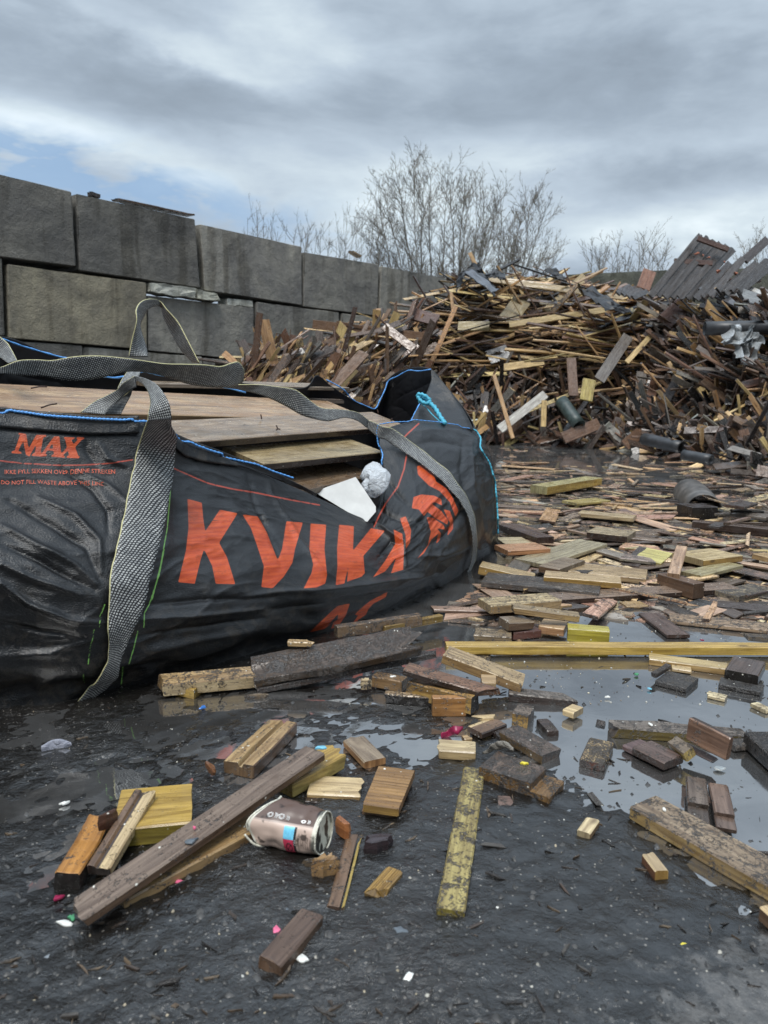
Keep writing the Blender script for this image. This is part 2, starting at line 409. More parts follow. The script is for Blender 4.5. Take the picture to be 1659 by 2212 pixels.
def board3(name, A0, A1, B0, T, col, mud, label, cat='offcut', group=None, parent=None, step=0., endstep=0., groove=None, ridges=0, **kw):
    if label and 'br0' not in kw and 'br1' not in kw and not ridges and random.random() < .5: kw[random.choice(('br0', 'br1'))] = random.uniform(.003, .009)
    """A0 near-left of the top face, A1 along the length, B0 across"""
    dx = A1 - A0; L = dx.length; dxn = dx.normalized(); dy = B0 - A0
    dyp = dy - dxn * dy.dot(dxn); W = dyp.length
    if dxn.cross(dyp).z < 0:                     # keep the top up
        A0, A1 = A1, A0; dx = -dx; dxn = -dxn
        if step: step = step
        kw['br0'], kw['br1'] = kw.get('br1', 0), kw.get('br0', 0)
        flipped = True
    else: flipped = False
    C = PAL[col] if isinstance(col, str) else col
    for k in ('endcol', 'sidecol'):
        if isinstance(kw.get(k), str): kw[k] = PAL[kw[k]]
    if 'pcols' in kw and kw['pcols']: kw['pcols'] = [PAL[c] if isinstance(c, str) else c for c in kw['pcols']]
    prof = None
    c = min(.002, T * .2)
    if step:
        s = abs(step)
        prof = [(c, 0), (W * .33, 0), (W * .66, 0), (W - c, 0), (W, -c), (W, -T * .48), (W + .002, -T * .5), (W + s - c, -T * .5), (W + s, -T * .5 - c), (W + s, -T), (0, -T), (0, -c)]
        if step < 0: prof = [(W - y, z) for y, z in prof][::-1]
    if groove:
        gx, gw, gd = groove
        prof = [(c, 0), (gx * W - gw, 0), (gx * W - gw * .4, -gd), (gx * W + gw * .4, -gd), (gx * W + gw, 0), (W - c, -.002), (W, -c - .002), (W, -T + c), (W - c, -T), (c, -T), (0, -T + c), (0, -c)]
    if ridges:
        prof = []
        for i in range(ridges):
            a = c + (W - 2 * c) * i / ridges; b = (W - 2 * c) / ridges
            prof += [(a, -.0012), (a + b * .3, 0), (a + b * .7, 0)]
        prof += [(W, -c), (W, -T), (0, -T), (0, -c)]
    g = board_geo(L, W, T, C, mud, prof=prof, **kw)
    if endstep:
        g2 = board_geo(endstep, W * .97, T * .5, tuple(x * .7 for x in C), mud, detail=2)
        n0 = len(g[0]); offx = (L - .002) if flipped else (-endstep + .002)
        g = (g[0] + [(x + offx, y, z - T * .5) for x, y, z in g2[0]], g[1] + [tuple(i + n0 for i in f) for f in g2[1]], g[2] + g2[2], g[3] + g2[3])
    me = geo_mesh(name, g); flipfix(me)
    mid = A0 + dyp * .5 + (dy - dyp) * .5
    o = link(name, me, WOOD, parent, frame(mid, dx, dyp))
    if label: tag(o, label, cat, group)
    BOARDS.append(o)
    return o
def bz(z, a0, a1, b0, zt, T, col, mud, label, name='wood_offcut', cat='offcut', group=None, **kw):
    """pixels a0,a1,b0 measured in frame z; zt = height(s) of the top face: number or (at a0, at a1, at b0)"""
    if not isinstance(zt, tuple): zt = (zt, zt, zt)
    P = [PZ(*zz(z, p), h) for p, h in zip((a0, a1, b0), zt)]
    return board3(name, P[0], P[1], P[2], T, col, mud, label, cat, group, **kw)

exec_parts = []
# ------------------------------------------------------------------ concrete block wall
def plane_hit(x, y, P0, n):
    d = ray(x, y); return CAMP + d * ((P0 - CAMP).dot(n) / d.dot(n))
def depth_pt(x, y, dep): return CAMP + ray(x, y) * dep
WA, WB = depth_pt(0, 640, 7.5), depth_pt(975, 690, 12.9)
WA.z = WB.z = 0
wdir = (WB - WA).normalized(); wn = Vector((wdir.y, -wdir.x, 0))      # normal towards the yard
if wn.dot(CAMP - WA) < 0: wn = -wn
def block(name, q, depth, col, label, zbot=None, out=0.0, plane=None, kind_chip=0.02, group='concrete blocks of the yard wall', cat='concrete block', seed=0):
    P0, n = plane or (WA, wn)
    c = [plane_hit(x, y, P0, n) for x, y in q]       # tl tr br bl
    if zbot is not None: c[2].z = zbot; c[3].z = zbot; c[2].x, c[2].y = c[1].x, c[1].y; c[3].x, c[3].y = c[0].x, c[0].y
    org = (c[0] + c[1] + c[2] + c[3]) / 4
    nu, nv = 40, 20
    rng = random.Random(seed)
    bm = bmesh.new()
    def S(u, v, k):   # k 0 front .. 1 back
        p = (c[0] * (1 - u) + c[1] * u) * (1 - v) + (c[3] * (1 - u) + c[2] * u) * v
        return p - n * (depth * k) + n * out
    nk = 6
    def wi(i, n): return 0. if i == 0 else 1. if i == n else (.008 if i == 1 else .992 if i == n - 1 else .008 + .984 * (i - 1) / (n - 2))
    grid = {}
    def vert(i, j, k):
        key = (i, j, k)
        if key in grid: return grid[key]
        u, v, kk = wi(i, nu), wi(j, nv), wi(k, nk)
        p = S(u, v, kk)
        # rounded, chipped arrises
        eu, ev, ek = min(u, 1 - u) * (c[1] - c[0]).length, min(v, 1 - v) * (c[3] - c[0]).length, kk * depth
        cen = S(.5, .5, .5)
        ch = noise.fractal(p * 2.6 + Vector((seed, 0, 0)), .8, 2.0, 4)
        r = .010 + kind_chip * max(0, ch - .15) * 2.2
        near = sum(1 for e in (eu, ev, ek) if e < 1e-4)
        if near >= 2: 
            dd = (cen - p).normalized(); p = p + dd * r * (.9 if near == 2 else 1.3)
        p = p + n * (.007 * noise.fractal(p * 4.0 + Vector((0, seed, 0)), .9, 2.0, 4))
        grid[key] = bm.verts.new(p - org); return grid[key]
    for i in range(nu):
        for j in range(nv):
            bm.faces.new([vert(i, j, 0), vert(i, j + 1, 0), vert(i + 1, j + 1, 0), vert(i + 1, j, 0)])
    for i in range(nu):
        for k in range(nk):
            bm.faces.new([vert(i, 0, k), vert(i + 1, 0, k), vert(i + 1, 0, k + 1), vert(i, 0, k + 1)])
            bm.faces.new([vert(i, nv, k), vert(i, nv, k + 1), vert(i + 1, nv, k + 1), vert(i + 1, nv, k)])
    for j in range(nv):
        for k in range(nk):
            bm.faces.new([vert(0, j, k), vert(0, j, k + 1), vert(0, j + 1, k + 1), vert(0, j + 1, k)])
            bm.faces.new([vert(nu, j, k), vert(nu, j + 1, k), vert(nu, j + 1, k + 1), vert(nu, j, k + 1)])
    for i in (0, nu):
        pass
    bmesh.ops.recalc_face_normals(bm, faces=bm.faces)
    me = bpy.data.meshes.new(name); bm.to_mesh(me); bm.free(); me.shade_smooth(); me.set_sharp_from_angle(angle=RAD(28))
    setvcol(me, [tuple(col) + (1,)] * len(me.vertices))
    o = link(name, me, CONC); o.location = org
    tag(o, label, cat, group)
    return o
G1, G2, G3 = (.185, .178, .165), (.285, .274, .252), (.330, .298, .228)
W_ = lambda pts: [zz('W', p) for p in pts]
BL = [
 ([(-520, -17), (303, 182), (322, 503), (-520, 395)], G1, 'dark concrete block at the left edge of the photo in the top course', None, .03),
 ([(325, 190), (838, 300), (860, 595), (340, 520)], G1, 'dark concrete block with chipped ends and thin board scraps on top', None, .02),
 ([(864, 320), (1303, 418), (1305, 670), (885, 605)], G2, 'lighter grey concrete block with rounded left corner in the top course', None, .0),
 ([(1315, 442), (1638, 495), (1630, 716), (1312, 676)], G2, 'grey top-course block just left of where bare twigs rise behind wall', None, .0),
 ([(1648, 502), (1945, 558), (1945, 760), (1638, 718)], G2, 'last top-course block before the wall meets the far corner', None, .0),
 ([(-520, 420), (6, 469), (20, 802), (-520, 760)], G1, 'second-course block cut off by the left edge of the photo', None, .01),
 ([(27, 494), (628, 574), (632, 862), (37, 812)], G3, 'brownish mossy concrete block in the second course above the bag', None, .02),
 ([(640, 628), (1096, 682), (1101, 910), (642, 866)], G2, 'grey second-course block seen through the raised webbing loop', None, .0),
 ([(1108, 657), (1462, 702), (1472, 950), (1110, 914)], G2, 'second-course block right above the left foot of the scrap heap', None, .01),
 ([(1476, 706), (1800, 742), (1805, 985), (1480, 952)], G2, 'second-course block half hidden by the left flank of the heap', None, .01),
 ([(1808, 748), (1945, 764), (1945, 1000), (1812, 985)], G2, 'short second-course block at the far corner behind the heap', None, .0),
 ([(-520, 778), (55, 824), (60, 1150), (-520, 1140)], G1, 'bottom-course block at the left edge behind the bag rim', 0, .0),
 ([(62, 826), (354, 845), (358, 1150), (62, 1150)], G1, 'half-length bottom-course block behind the slack webbing', 0, .01),
 ([(360, 850), (874, 894), (875, 1140), (362, 1150)], G2, 'bottom-course block behind the tall standing webbing loop', 0, .0),
 ([(880, 898), (1300, 938), (1300, 1150), (882, 1145)], G2, 'bottom-course block beside the left foot of the scrap heap', 0, .0),
 ([(1305, 940), (1700, 978), (1700, 1160), (1307, 1150)], G1, 'bottom-course block buried behind the left flank of the heap', 0, .0),
 ([(1705, 980), (1945, 1002), (1945, 1170), (1707, 1165)], G1, 'buried bottom-course block nearest the far corner', 0, .0)]
for i, (q, c, lab, zb, ou) in enumerate(BL):
    kk_ = random.uniform(.9, 1.1); block('concrete_block', W_(q), .8, tuple(x * kk_ for x in c), lab, zbot=zb, out=ou, seed=i * 3.7 + 1, kind_chip=.055)
# back wall
CT = plane_hit(978, 606, WA, wn); HC = CT.z
far = PZ(1462, 581, HC); bd = (far - CT); bd.z = 0; bd.normalize(); bn = Vector((bd.y, -bd.x, 0))
if bn.dot(CAMP - CT) < 0: bn = -bn
for i in range(6):
    a = CT + bd * (i * 1.9 + .02); b_ = CT + bd * (i * 1.9 + 1.88)
    top = .0 if i % 2 else -.035
    q = [proj(a + Vector((0, 0, top))), proj(b_ + Vector((0, 0, top - .01))), proj(b_ + Vector((0, 0, -HC))), proj(a + Vector((0, 0, -HC)))]
    names = ['mossy concrete slab at the corner behind the heap', 'green-stained concrete slab left of the middle behind the heap', 'green-stained concrete slab behind the middle of the heap', 'mossy slab right of the heap crest beside the slatted panel', 'mossy slab hidden behind the leaning slatted panel', 'mossy slab at the right edge behind the second slatted panel']
    block('concrete_slab', q, .5, (.105, .11, .092), names[i], zbot=0, plane=(CT, bn), seed=50 + i * 2.3, group='concrete slabs of the back wall', cat='concrete slab')
# rubble wedged in the joints and scraps lying on the wall
def lump(name, pts, thick, col, label, cat, plane=(WA, wn), amp=.02, group=None, mt=None, out=.06):
    P0, n = plane
    c = [plane_hit(x, y, P0, n) + n * out for x, y in pts]
    org = sum(c, Vector()) / len(c)
    bm = bmesh.new()
    f = bm.faces.new([bm.verts.new(p - org) for p in c])
    r = bmesh.ops.extrude_face_region(bm, geom=[f]); 
    for v in r['geom']:
        if isinstance(v, bmesh.types.BMVert): v.co -= n * thick
    bmesh.ops.triangulate(bm, faces=bm.faces)
    bmesh.ops.subdivide_edges(bm, edges=bm.edges, cuts=3, use_grid_fill=True)
    bmesh.ops.smooth_vert(bm, verts=bm.verts, factor=.5)
    for v in bm.verts:
        v.co += noise.noise_vector((v.co + org) * 14) * amp
    bmesh.ops.recalc_face_normals(bm, faces=bm.faces)
    me = bpy.data.meshes.new(name); bm.to_mesh(me); bm.free(); 
    setvcol(me, [tuple(col) + (1,)] * len(me.vertices))
    o = link(name, me, mt or CONC); o.location = org; tag(o, label, cat, group); return o
lump('rubble_stone', W_([(632, 578), (700, 580), (830, 600), (832, 640), (740, 630), (640, 612)]), .25, (.62, .62, .55), 'long pale rubble stone wedged in the joint above the webbing loop', 'rubble stone')
lump('rubble_stone', W_([(834, 602), (925, 622), (942, 655), (840, 642)]), .25, (.55, .55, .48), 'short pale rubble stone right of the long one in the joint', 'rubble stone')
lump('rubble_stone', W_([(985, 640), (1090, 650), (1096, 676), (985, 668)]), .2, (.6, .6, .55), 'grey rubble stone set back in the dark gap further right', 'rubble stone', out=-.02)
def wallboard(a, b, w_, T, col, label, dz=.0):
    A = plane_hit(*zz('W', a), WA, wn); B = plane_hit(*zz('W', b), WA, wn)
    A.z += dz; B.z += dz
    o = board3('board_scrap', A + wn * .03, B + wn * .02, A - wn * w_ + wn * .03, T, col, .5, label, 'board scrap', br0=.02, br1=.03, jit=.003)
wallboard((500, 222), (838, 292), .14, .02, 'brown', 'brown board lying along the top of the chipped wall block', .035)
wallboard((385, 196), (438, 212), .08, .04, 'dark', 'short dark offcut on the wall top left of the brown board', .04)
wallboard((1518, 446), (1562, 470), .1, .03, 'tan', 'small tan stick on the wall top below the twigs', .04)

# ------------------------------------------------------------------ the big bag
# columns from base to rim: pixel x, pixel y, forward distance (None = on the ground)
CC = [
 [(-330, 1610, None), (-345, 1450, 1.26), (-345, 1280, 1.27), (-335, 1110, 1.34), (-325, 1000, 1.38), (-320, 905, 1.42)],
 [(0, 1534, None), (-12, 1400, 1.40), (-12, 1250, 1.41), (-4, 1100, 1.50), (0, 1000, 1.56), (0, 893, 1.62)],
 [(110, 1520, None), (105, 1400, 1.43), (130, 1270, 1.45), (150, 1110, 1.56), (165, 1000, 1.63), (170, 902, 1.68)],
 [(215, 1494, None), (225, 1400, 1.48), (262, 1275, 1.51), (300, 1115, 1.63), (328, 1000, 1.71), (340, 915, 1.76)],
 [(310, 1474, None), (315, 1390, 1.53), (330, 1270, 1.57), (350, 1120, 1.68), (362, 1010, 1.77), (366, 930, 1.81)],
 [(410, 1452, None), (415, 1360, 1.60), (405, 1250, 1.64), (395, 1130, 1.75), (390, 1030, 1.84), (390, 952, 1.88)],
 [(560, 1412, None), (562, 1330, 1.74), (548, 1230, 1.78), (532, 1130, 1.9), (520, 1060, 1.97), (510, 1000, 2.02)],
 [(700, 1368, None), (702, 1300, 1.91), (692, 1220, 1.95), (682, 1150, 2.08), (676, 1105, 2.15), (668, 1066, 2.2)],
 [(800, 1334, None), (805, 1280, 2.06), (798, 1220, 2.09), (790, 1175, 2.18), (783, 1145, 2.24), (775, 1118, 2.29)],
 [(860, 1310, None), (866, 1265, 2.16), (850, 1215, 2.19), (832, 1170, 2.25), (815, 1140, 2.32), (802, 1118, 2.38)],
 [(905, 1288, None), (912, 1245, 2.26), (895, 1190, 2.27), (872, 1130, 2.33), (846, 1080, 2.43), (828, 1035, 2.53)],
 [(960, 1260, None), (966, 1205, 2.42), (950, 1140, 2.43), (925, 1065, 2.50), (885, 1000, 2.60), (822, 942, 2.68)],
 [(1005, 1232, None), (1018, 1165, 2.62), (1008, 1085, 2.62), (980, 1015, 2.68), (935, 955, 2.74), (880, 912, 2.80)],
 [(1040, 1208, None), (1052, 1145, 2.82), (1046, 1060, 2.84), (1028, 990, 2.88), (1000, 945, 2.92), (955, 912, 2.95)],
 [(1067, 1186, None), (1073, 1120, 3.02), (1068, 1040, 3.05), (1057, 985, 3.06), (1043, 950, 3.08), (1022, 925, 3.10)]]
cols = []
for c in CC:
    cols.append([PZ(x, y, .0) if Y is None else PY(x, y, Y) for x, y, Y in c])
rear = [((.44, 3.20), (1004, 884, 3.22)), ((.31, 3.32), (966, 836, 3.30)), ((.18, 3.43), (930, 797, 3.36)), ((.04, 3.52), (884, 795, 3.50)), ((-.06, 3.60), (842, 815, 3.56)), ((-.14, 3.62), (824, 862, 3.5)),
        ((-.2, 3.58), (808, 882, 3.45)), ((-.3, 3.50), (760, 862, 3.4)), ((-.42, 3.36), (716, 834, 3.34)), ((-.5, 3.26), (684, 811, 3.28)), ((-.58, 3.15), (650, 838, 3.18)), ((-.85, 2.85), (500, 824, 2.95)), ((-1.05, 2.6), (320, 800, 2.75)), ((-1.22, 2.38), (130, 771, 2.5)), ((-1.36, 2.22), (0, 726, 2.34)), ((-1.8, 1.7), (-260, 722, 2.05)), ((-2.0, 1.45), (-400, 800, 1.75))]
cen = Vector((-.6, 2.4, 0))
for (bx, by), (x, y, Y) in rear:
    B = Vector((bx, by, 0)); R = PY(x, y, Y); o_ = (B - cen).normalized()
    cols.append([B.lerp(R, k) + o_ * (.07 * math.sin(math.pi * k)) for k in (0, .2, .4, .62, .82, 1)])
NCF = len(CC)
P = np.array([[tuple(p) for p in c] for c in cols])           # columns x 6 x 3
P = np.concatenate([P[:, :1] + np.array([0, 0, -.012]), P], 1)  # toe buried in the mud
P[:, 0, 2] = -.03
def catmull(A, n):
    m = len(A); t_ = np.linspace(0, m - 1, n); i = np.clip(t_.astype(int), 0, m - 2); f = t_ - i
    g = lambda k: A[np.clip(k, 0, m - 1)]
    f = f.reshape((-1,) + (1,) * (A.ndim - 1))
    p0, p1, p2, p3 = g(i - 1), g(i), g(i + 1), g(i + 2)
    p0 = np.where((i == 0).reshape(f.shape), 2 * p1 - p2, p0); p3 = np.where((i == m - 2).reshape(f.shape), 2 * p2 - p1, p3)
    return .5 * ((2 * p1) + (-p0 + p2) * f + (2 * p0 - 5 * p1 + 4 * p2 - p3) * f ** 2 + (-p0 + 3 * p1 - 3 * p2 + p3) * f ** 3)
SUB = 40; nu = (len(cols) - 1) * SUB + 1; nv = 230
G = catmull(P, nu); G = np.swapaxes(catmull(np.swapaxes(G, 0, 1), nv), 0, 1)      # nu x nv x 3
# normals
def gnorm(G):
    du = np.gradient(G, axis=0); dv = np.gradient(G, axis=1); n = np.cross(du, dv); n /= np.linalg.norm(n, axis=2, keepdims=True) + 1e-12; return n
N = gnorm(G)
front = (np.arange(nu) <= (NCF - 1) * SUB)
Cn = np.array(CAMP) - G
sgn = np.sign((N[front] * Cn[front]).sum()); N *= sgn
px, py = projn(G.reshape(-1, 3)); px = px.reshape(nu, nv); py = py.reshape(nu, nv)
# metric coordinates on the cloth
us = np.concatenate([[0], np.cumsum(np.linalg.norm(np.diff(G[:, nv // 2], axis=0), axis=1))])
vs = np.concatenate([[0], np.cumsum(np.linalg.norm(np.diff(G[SUB * 3], axis=0), axis=1))])
UU, VV = np.meshgrid(us, vs, indexing='ij')
def ffield(S, s, o, ax=1., ay=1., seed=0.):
    out = np.empty(S.shape[:2])
    A_ = UU * s * ax; B_ = VV * s * ay
    for i in range(nu):
        for j in range(nv): out[i, j] = noise.fractal(Vector((A_[i, j], B_[i, j], seed)), .9, 2.0, o)
    return out
big = ffield(G, 3.2, 3, 1, 1.2, 1.); wr = ffield(G, 9., 3, .8, 1.6, 5.); fine = ffield(G, 30, 2, 1., 1.3, 9.)
rdg = np.exp(-np.abs(wr) * 7); rd2 = np.exp(-np.abs(ffield(G, 4.2, 2, .55, 1.9, 15.)) * 8); rd3 = np.exp(-np.abs(ffield(G, 12, 2, .6, 1.6, 25.)) * 6)
amp_ = np.clip(.55 + 1.2 * ffield(G, 2.2, 2, 1, 1, 33.), .12, 1.3)
D_ = .010 * big + amp_ * (.0020 * rdg + .0058 * rd2 + .0014 * rd3) + .0004 * fine
# longitudinal slump folds near the foot
t_v = np.linspace(0, 1, nv)[None, :]
D_ += .011 * np.sin(VV * 62 + 1.2 * big * 2 + UU * 1.3) * np.exp(-((t_v - .24) / .13) ** 2) * (.5 + .5 * np.sin(UU * 2.1 + 1))
fm = np.zeros((nu, nv)); fm[:(NCF - 1) * SUB + 20] = 1
def crease(pts, wd, amp):
    global D_
    P_ = [zz(k, p) for k, p in pts] if isinstance(pts[0][0], str) else pts
    d = poly_ld(px, py, P_)
    # fade to the ends
    (ax, ay), (bx, by) = P_[0], P_[-1]; L = math.hypot(bx - ax, by - ay)
    k = np.clip(((px - ax) * (bx - ax) + (py - ay) * (by - ay)) / (L * L), 0, 1)
    D_ += fm * amp * np.exp(-(d / (wd * .68)) ** 1.5) * np.sin(math.pi * np.clip(k, .06, .94)) ** .6
A3 = lambda pts: [zz('A', p) for p in pts]
B4 = lambda pts: [zz('B', p) for p in pts]
S7 = lambda pts: [zz('S', p) for p in pts]
for pts, wd, am in [
 (A3([(0, 1140), (250, 1290), (480, 1400), (620, 1520)]), 9, .016), (A3([(0, 1260), (250, 1370), (450, 1480), (610, 1560)]), 8, -.014),
 (A3([(0, 1400), (240, 1500), (520, 1590)]), 9, .014), (A3([(60, 980), (300, 1130), (560, 1290), (640, 1480)]), 10, -.012),
 (A3([(250, 960), (480, 1080), (640, 1250), (650, 1450)]), 9, .012), (A3([(560, 560), (560, 640), (640, 760)]), 7, -.008), (A3([(640, 600), (700, 700), (850, 760)]), 7, .009),
 (A3([(400, 760), (600, 900), (700, 1050), (700, 1200)]), 7, -.010), (A3([(520, 780), (700, 870), (820, 980)]), 6, .008),
 (S7([(0, 200), (180, 330), (420, 420), (640, 440)]), 9, .016), (S7([(0, 440), (250, 500), (500, 520)]), 9, -.012), (S7([(0, 640), (300, 620), (560, 540)]), 8, .012),
 (S7([(900, 330), (1200, 300), (1500, 290), (1659, 280)]), 9, -.012), (S7([(860, 420), (1200, 400), (1600, 360)]), 9, .012), (S7([(830, 520), (1200, 470), (1600, 420)]), 8, -.010), (S7([(780, 640), (1200, 540), (1600, 470)]), 8, .010),
 (B4([(240, 700), (270, 830), (420, 1100), (560, 1280), (640, 1330)]), 7, .012), (B4([(30, 840), (200, 960), (330, 1150)]), 8, -.009), (B4([(120, 660), (180, 900), (330, 1260)]), 6, -.008),
 (B4([(640, 890), (860, 1020), (1030, 1110), (1040, 1250)]), 8, .020), (B4([(860, 1030), (980, 1060), (1080, 1010), (1180, 900), (1260, 820)]), 9, .014),
 (B4([(830, 880), (960, 960), (1100, 1000), (1250, 980)]), 8, -.012), (B4([(890, 1200), (960, 1100), (1020, 1130)]), 6, -.012),
 (B4([(1180, 1130), (1280, 1070), (1400, 900)]), 9, -.016), (B4([(1100, 1200), (1260, 1190), (1400, 1130)]), 9, .014), (B4([(1180, 1360), (1260, 1230), (1400, 1160)]), 8, -.012),
 (B4([(1100, 1050), (1240, 900), (1300, 880), (1350, 960)]), 7, .012), (B4([(940, 740), (1000, 830), (1060, 900)]), 8, -.010),
 (B4([(900, 520), (1100, 470), (1300, 460), (1420, 480)]), 9, .010), (B4([(1000, 560), (1200, 520), (1440, 560)]), 10, -.012), (B4([(1430, 540), (1420, 800), (1480, 1000), (1530, 1180)]), 9, .016),
 (B4([(1380, 520), (1360, 700), (1430, 900)]), 9, -.012), (B4([(1490, 620), (1510, 900), (1480, 1120)]), 9, -.012), (B4([(950, 450), (1200, 620), (1330, 800)]), 10, .008),
 (B4([(480, 1400), (800, 1360), (1150, 1310), (1330, 1260)]), 10, .014), (B4([(300, 1500), (700, 1440), (1100, 1390)]), 10, -.012), (B4([(0, 1450), (300, 1400), (700, 1380)]), 9, .010)]:
    crease(pts, wd, am * .8)
D_ *= np.clip((t_v - .01) / .06, 0, 1) * np.clip((1 - t_v) / .10, .25, 1)
G2 = G + N * D_[..., None]
px, py = projn(G2.reshape(-1, 3))
# printing: signed distance to the letters in the cloth's own mesh
LET = [A3([(1215, 965), (1308, 990), (1318, 1100), (1330, 1175), (1425, 1035), (1540, 1058), (1420, 1250), (1470, 1340), (1525, 1518), (1398, 1515), (1375, 1400), (1322, 1290), (1300, 1360), (1262, 1515), (1155, 1505), (1205, 1300), (1222, 1150)]),
 B4([(100, 950), (190, 962), (240, 1050), (305, 1215), (330, 1150), (355, 990), (450, 998), (405, 1150), (390, 1230), (340, 1310), (275, 1378), (210, 1370), (225, 1250), (185, 1130), (150, 1030)]),
 B4([(495, 1003), (585, 1010), (575, 1150), (590, 1300), (580, 1350), (530, 1372), (455, 1378), (500, 1290), (510, 1240), (488, 1150)]),
 B4([(660, 1010), (745, 1018), (740, 1160), (845, 1030), (925, 1045), (800, 1190), (808, 1290), (790, 1310), (705, 1340), (715, 1240), (690, 1350), (640, 1360), (650, 1250), (648, 1150)]),
 B4([(975, 1038), (1025, 1062), (1035, 1150), (1030, 1270), (960, 1290), (990, 1200), (925, 1280), (855, 1315), (925, 1220), (985, 1120)]),
 B4([(1010, 972), (1045, 962), (1076, 1040), (1070, 1110), (1046, 1150), (1044, 1070)]),
 B4([(1110, 672), (1150, 660), (1200, 700), (1220, 760), (1280, 800), (1320, 860), (1350, 930), (1332, 965), (1300, 880), (1240, 815), (1180, 785), (1140, 745), (1115, 720)]),
 B4([(1090, 850), (1135, 835), (1210, 842), (1250, 862), (1255, 900), (1215, 880), (1190, 885), (1250, 930), (1290, 985), (1285, 1010), (1215, 970), (1170, 935), (1150, 960), (1120, 922), (1080, 915)]),
 B4([(1165, 965), (1200, 970), (1262, 1010), (1275, 1040), (1225, 1030), (1250, 1062), (1240, 1100), (1220, 1122), (1232, 1062), (1195, 1095), (1150, 1175), (1110, 1208), (1172, 1130), (1190, 1050)]),
 B4([(1262, 920), (1300, 930), (1320, 985), (1318, 1035), (1285, 1075), (1292, 1030), (1302, 1000)]),
 B4([(490, 1632), (600, 1525), (650, 1480), (722, 1465), (700, 1530), (655, 1598), (612, 1612), (628, 1572), (575, 1612)]),
 B4([(750, 1530), (790, 1490), (840, 1450), (940, 1397), (930, 1428), (855, 1468), (828, 1500), (815, 1530), (770, 1560), (742, 1600), (715, 1610), (770, 1535)]),
 A3([(120, 535), (170, 545), (185, 640), (235, 550), (300, 550), (299, 563), (280, 566), (262, 675), (285, 680), (283, 692), (205, 686), (207, 673), (225, 669), (240, 600), (190, 690), (168, 680), (150, 585), (118, 655), (140, 662), (138, 673), (72, 669), (75, 656), (95, 652), (130, 550), (118, 547)]),
 A3([(350, 560), (385, 560), (397, 680), (412, 686), (408, 697), (330, 692), (332, 680), (350, 678), (348, 655), (308, 650), (292, 672), (306, 678), (303, 690), (255, 684), (258, 672), (272, 668)]),
 A3([(415, 563), (482, 567), (479, 579), (463, 582), (476, 610), (506, 580), (495, 576), (497, 563), (548, 566), (546, 577), (530, 582), (487, 630), (507, 685), (518, 690), (514, 702), (430, 699), (432, 687), (449, 684), (440, 652), (408, 682), (420, 687), (416, 699), (375, 694), (378, 684), (392, 680), (434, 630), (422, 578), (412, 576)])]
HOL = [A3([(340, 600), (345, 640), (318, 638)]), B4([(655, 1525), (650, 1560), (590, 1595)])]
NF = ((NCF - 1) * SUB + 12) * nv
sd = np.full(nu * nv, -99.); ld = np.full(nu * nv, 99.); gd = np.full(nu * nv, 99.)
for L_ in LET: sd[:NF] = np.maximum(sd[:NF], poly_sd(px[:NF], py[:NF], L_))
for L_ in HOL: sd[:NF] = np.minimum(sd[:NF], -poly_sd(px[:NF], py[:NF], L_))
def dashes(P_, on, off):
    out = []; acc = 0; 
    pts = [Vector(p) for p in P_]; tot = sum((b - a).length for a, b in zip(pts[:-1], pts[1:])); s = 0
    def at(s):
        for a, b in zip(pts[:-1], pts[1:]):
            l = (b - a).length
            if s <= l: return a.lerp(b, s / l)
            s -= l
        return pts[-1]
    while s < tot: out.append((tuple(at(s)), tuple(at(min(tot, s + on))))); s += on + off
    return out
for P_ in [A3([(-600, 700), (-300, 705), (0, 718), (150, 735), (400, 748), (560, 745), (700, 735), (860, 712)]), A3([(1110, 760), (1200, 800), (1350, 865), (1500, 900), (1659, 925), (1800, 955), (1930, 980), (2070, 1005)]),
           B4([(620, 885), (640, 893)])]:
    for a, b in dashes(P_, 17, 4): ld[:NF] = np.minimum(ld[:NF], poly_ld(px[:NF], py[:NF], [a, b]))
for P_ in [B4([(1120, 425), (1060, 480), (1020, 520)]), B4([(1052, 595), (1035, 690), (1000, 790), (930, 885), (890, 960), (862, 1022)])]:
    ld[:NF] = np.minimum(ld[:NF], poly_ld(px[:NF], py[:NF], P_))
for P_ in [A3([(1140, 560), (1130, 640)]), A3([(1112, 765), (1105, 900), (1085, 1150), (1040, 1400), (985, 1620)]), S7([(990, 0), (960, 150), (900, 330), (872, 380), (868, 470)]), S7([(832, 490), (805, 600), (778, 690)]), S7([(742, 705), (732, 810)]),
           S7([(632, 330), (604, 400), (600, 470)]), S7([(570, 480), (545, 590), (530, 700)]), S7([(502, 750), (508, 800)]), B4([(935, 435), (1020, 505), (1120, 590), (1200, 660)])]:
    for a, b in dashes(P_, 3.2, 2.6): gd[:NF] = np.minimum(gd[:NF], poly_ld(px[:NF], py[:NF], [a, b]))

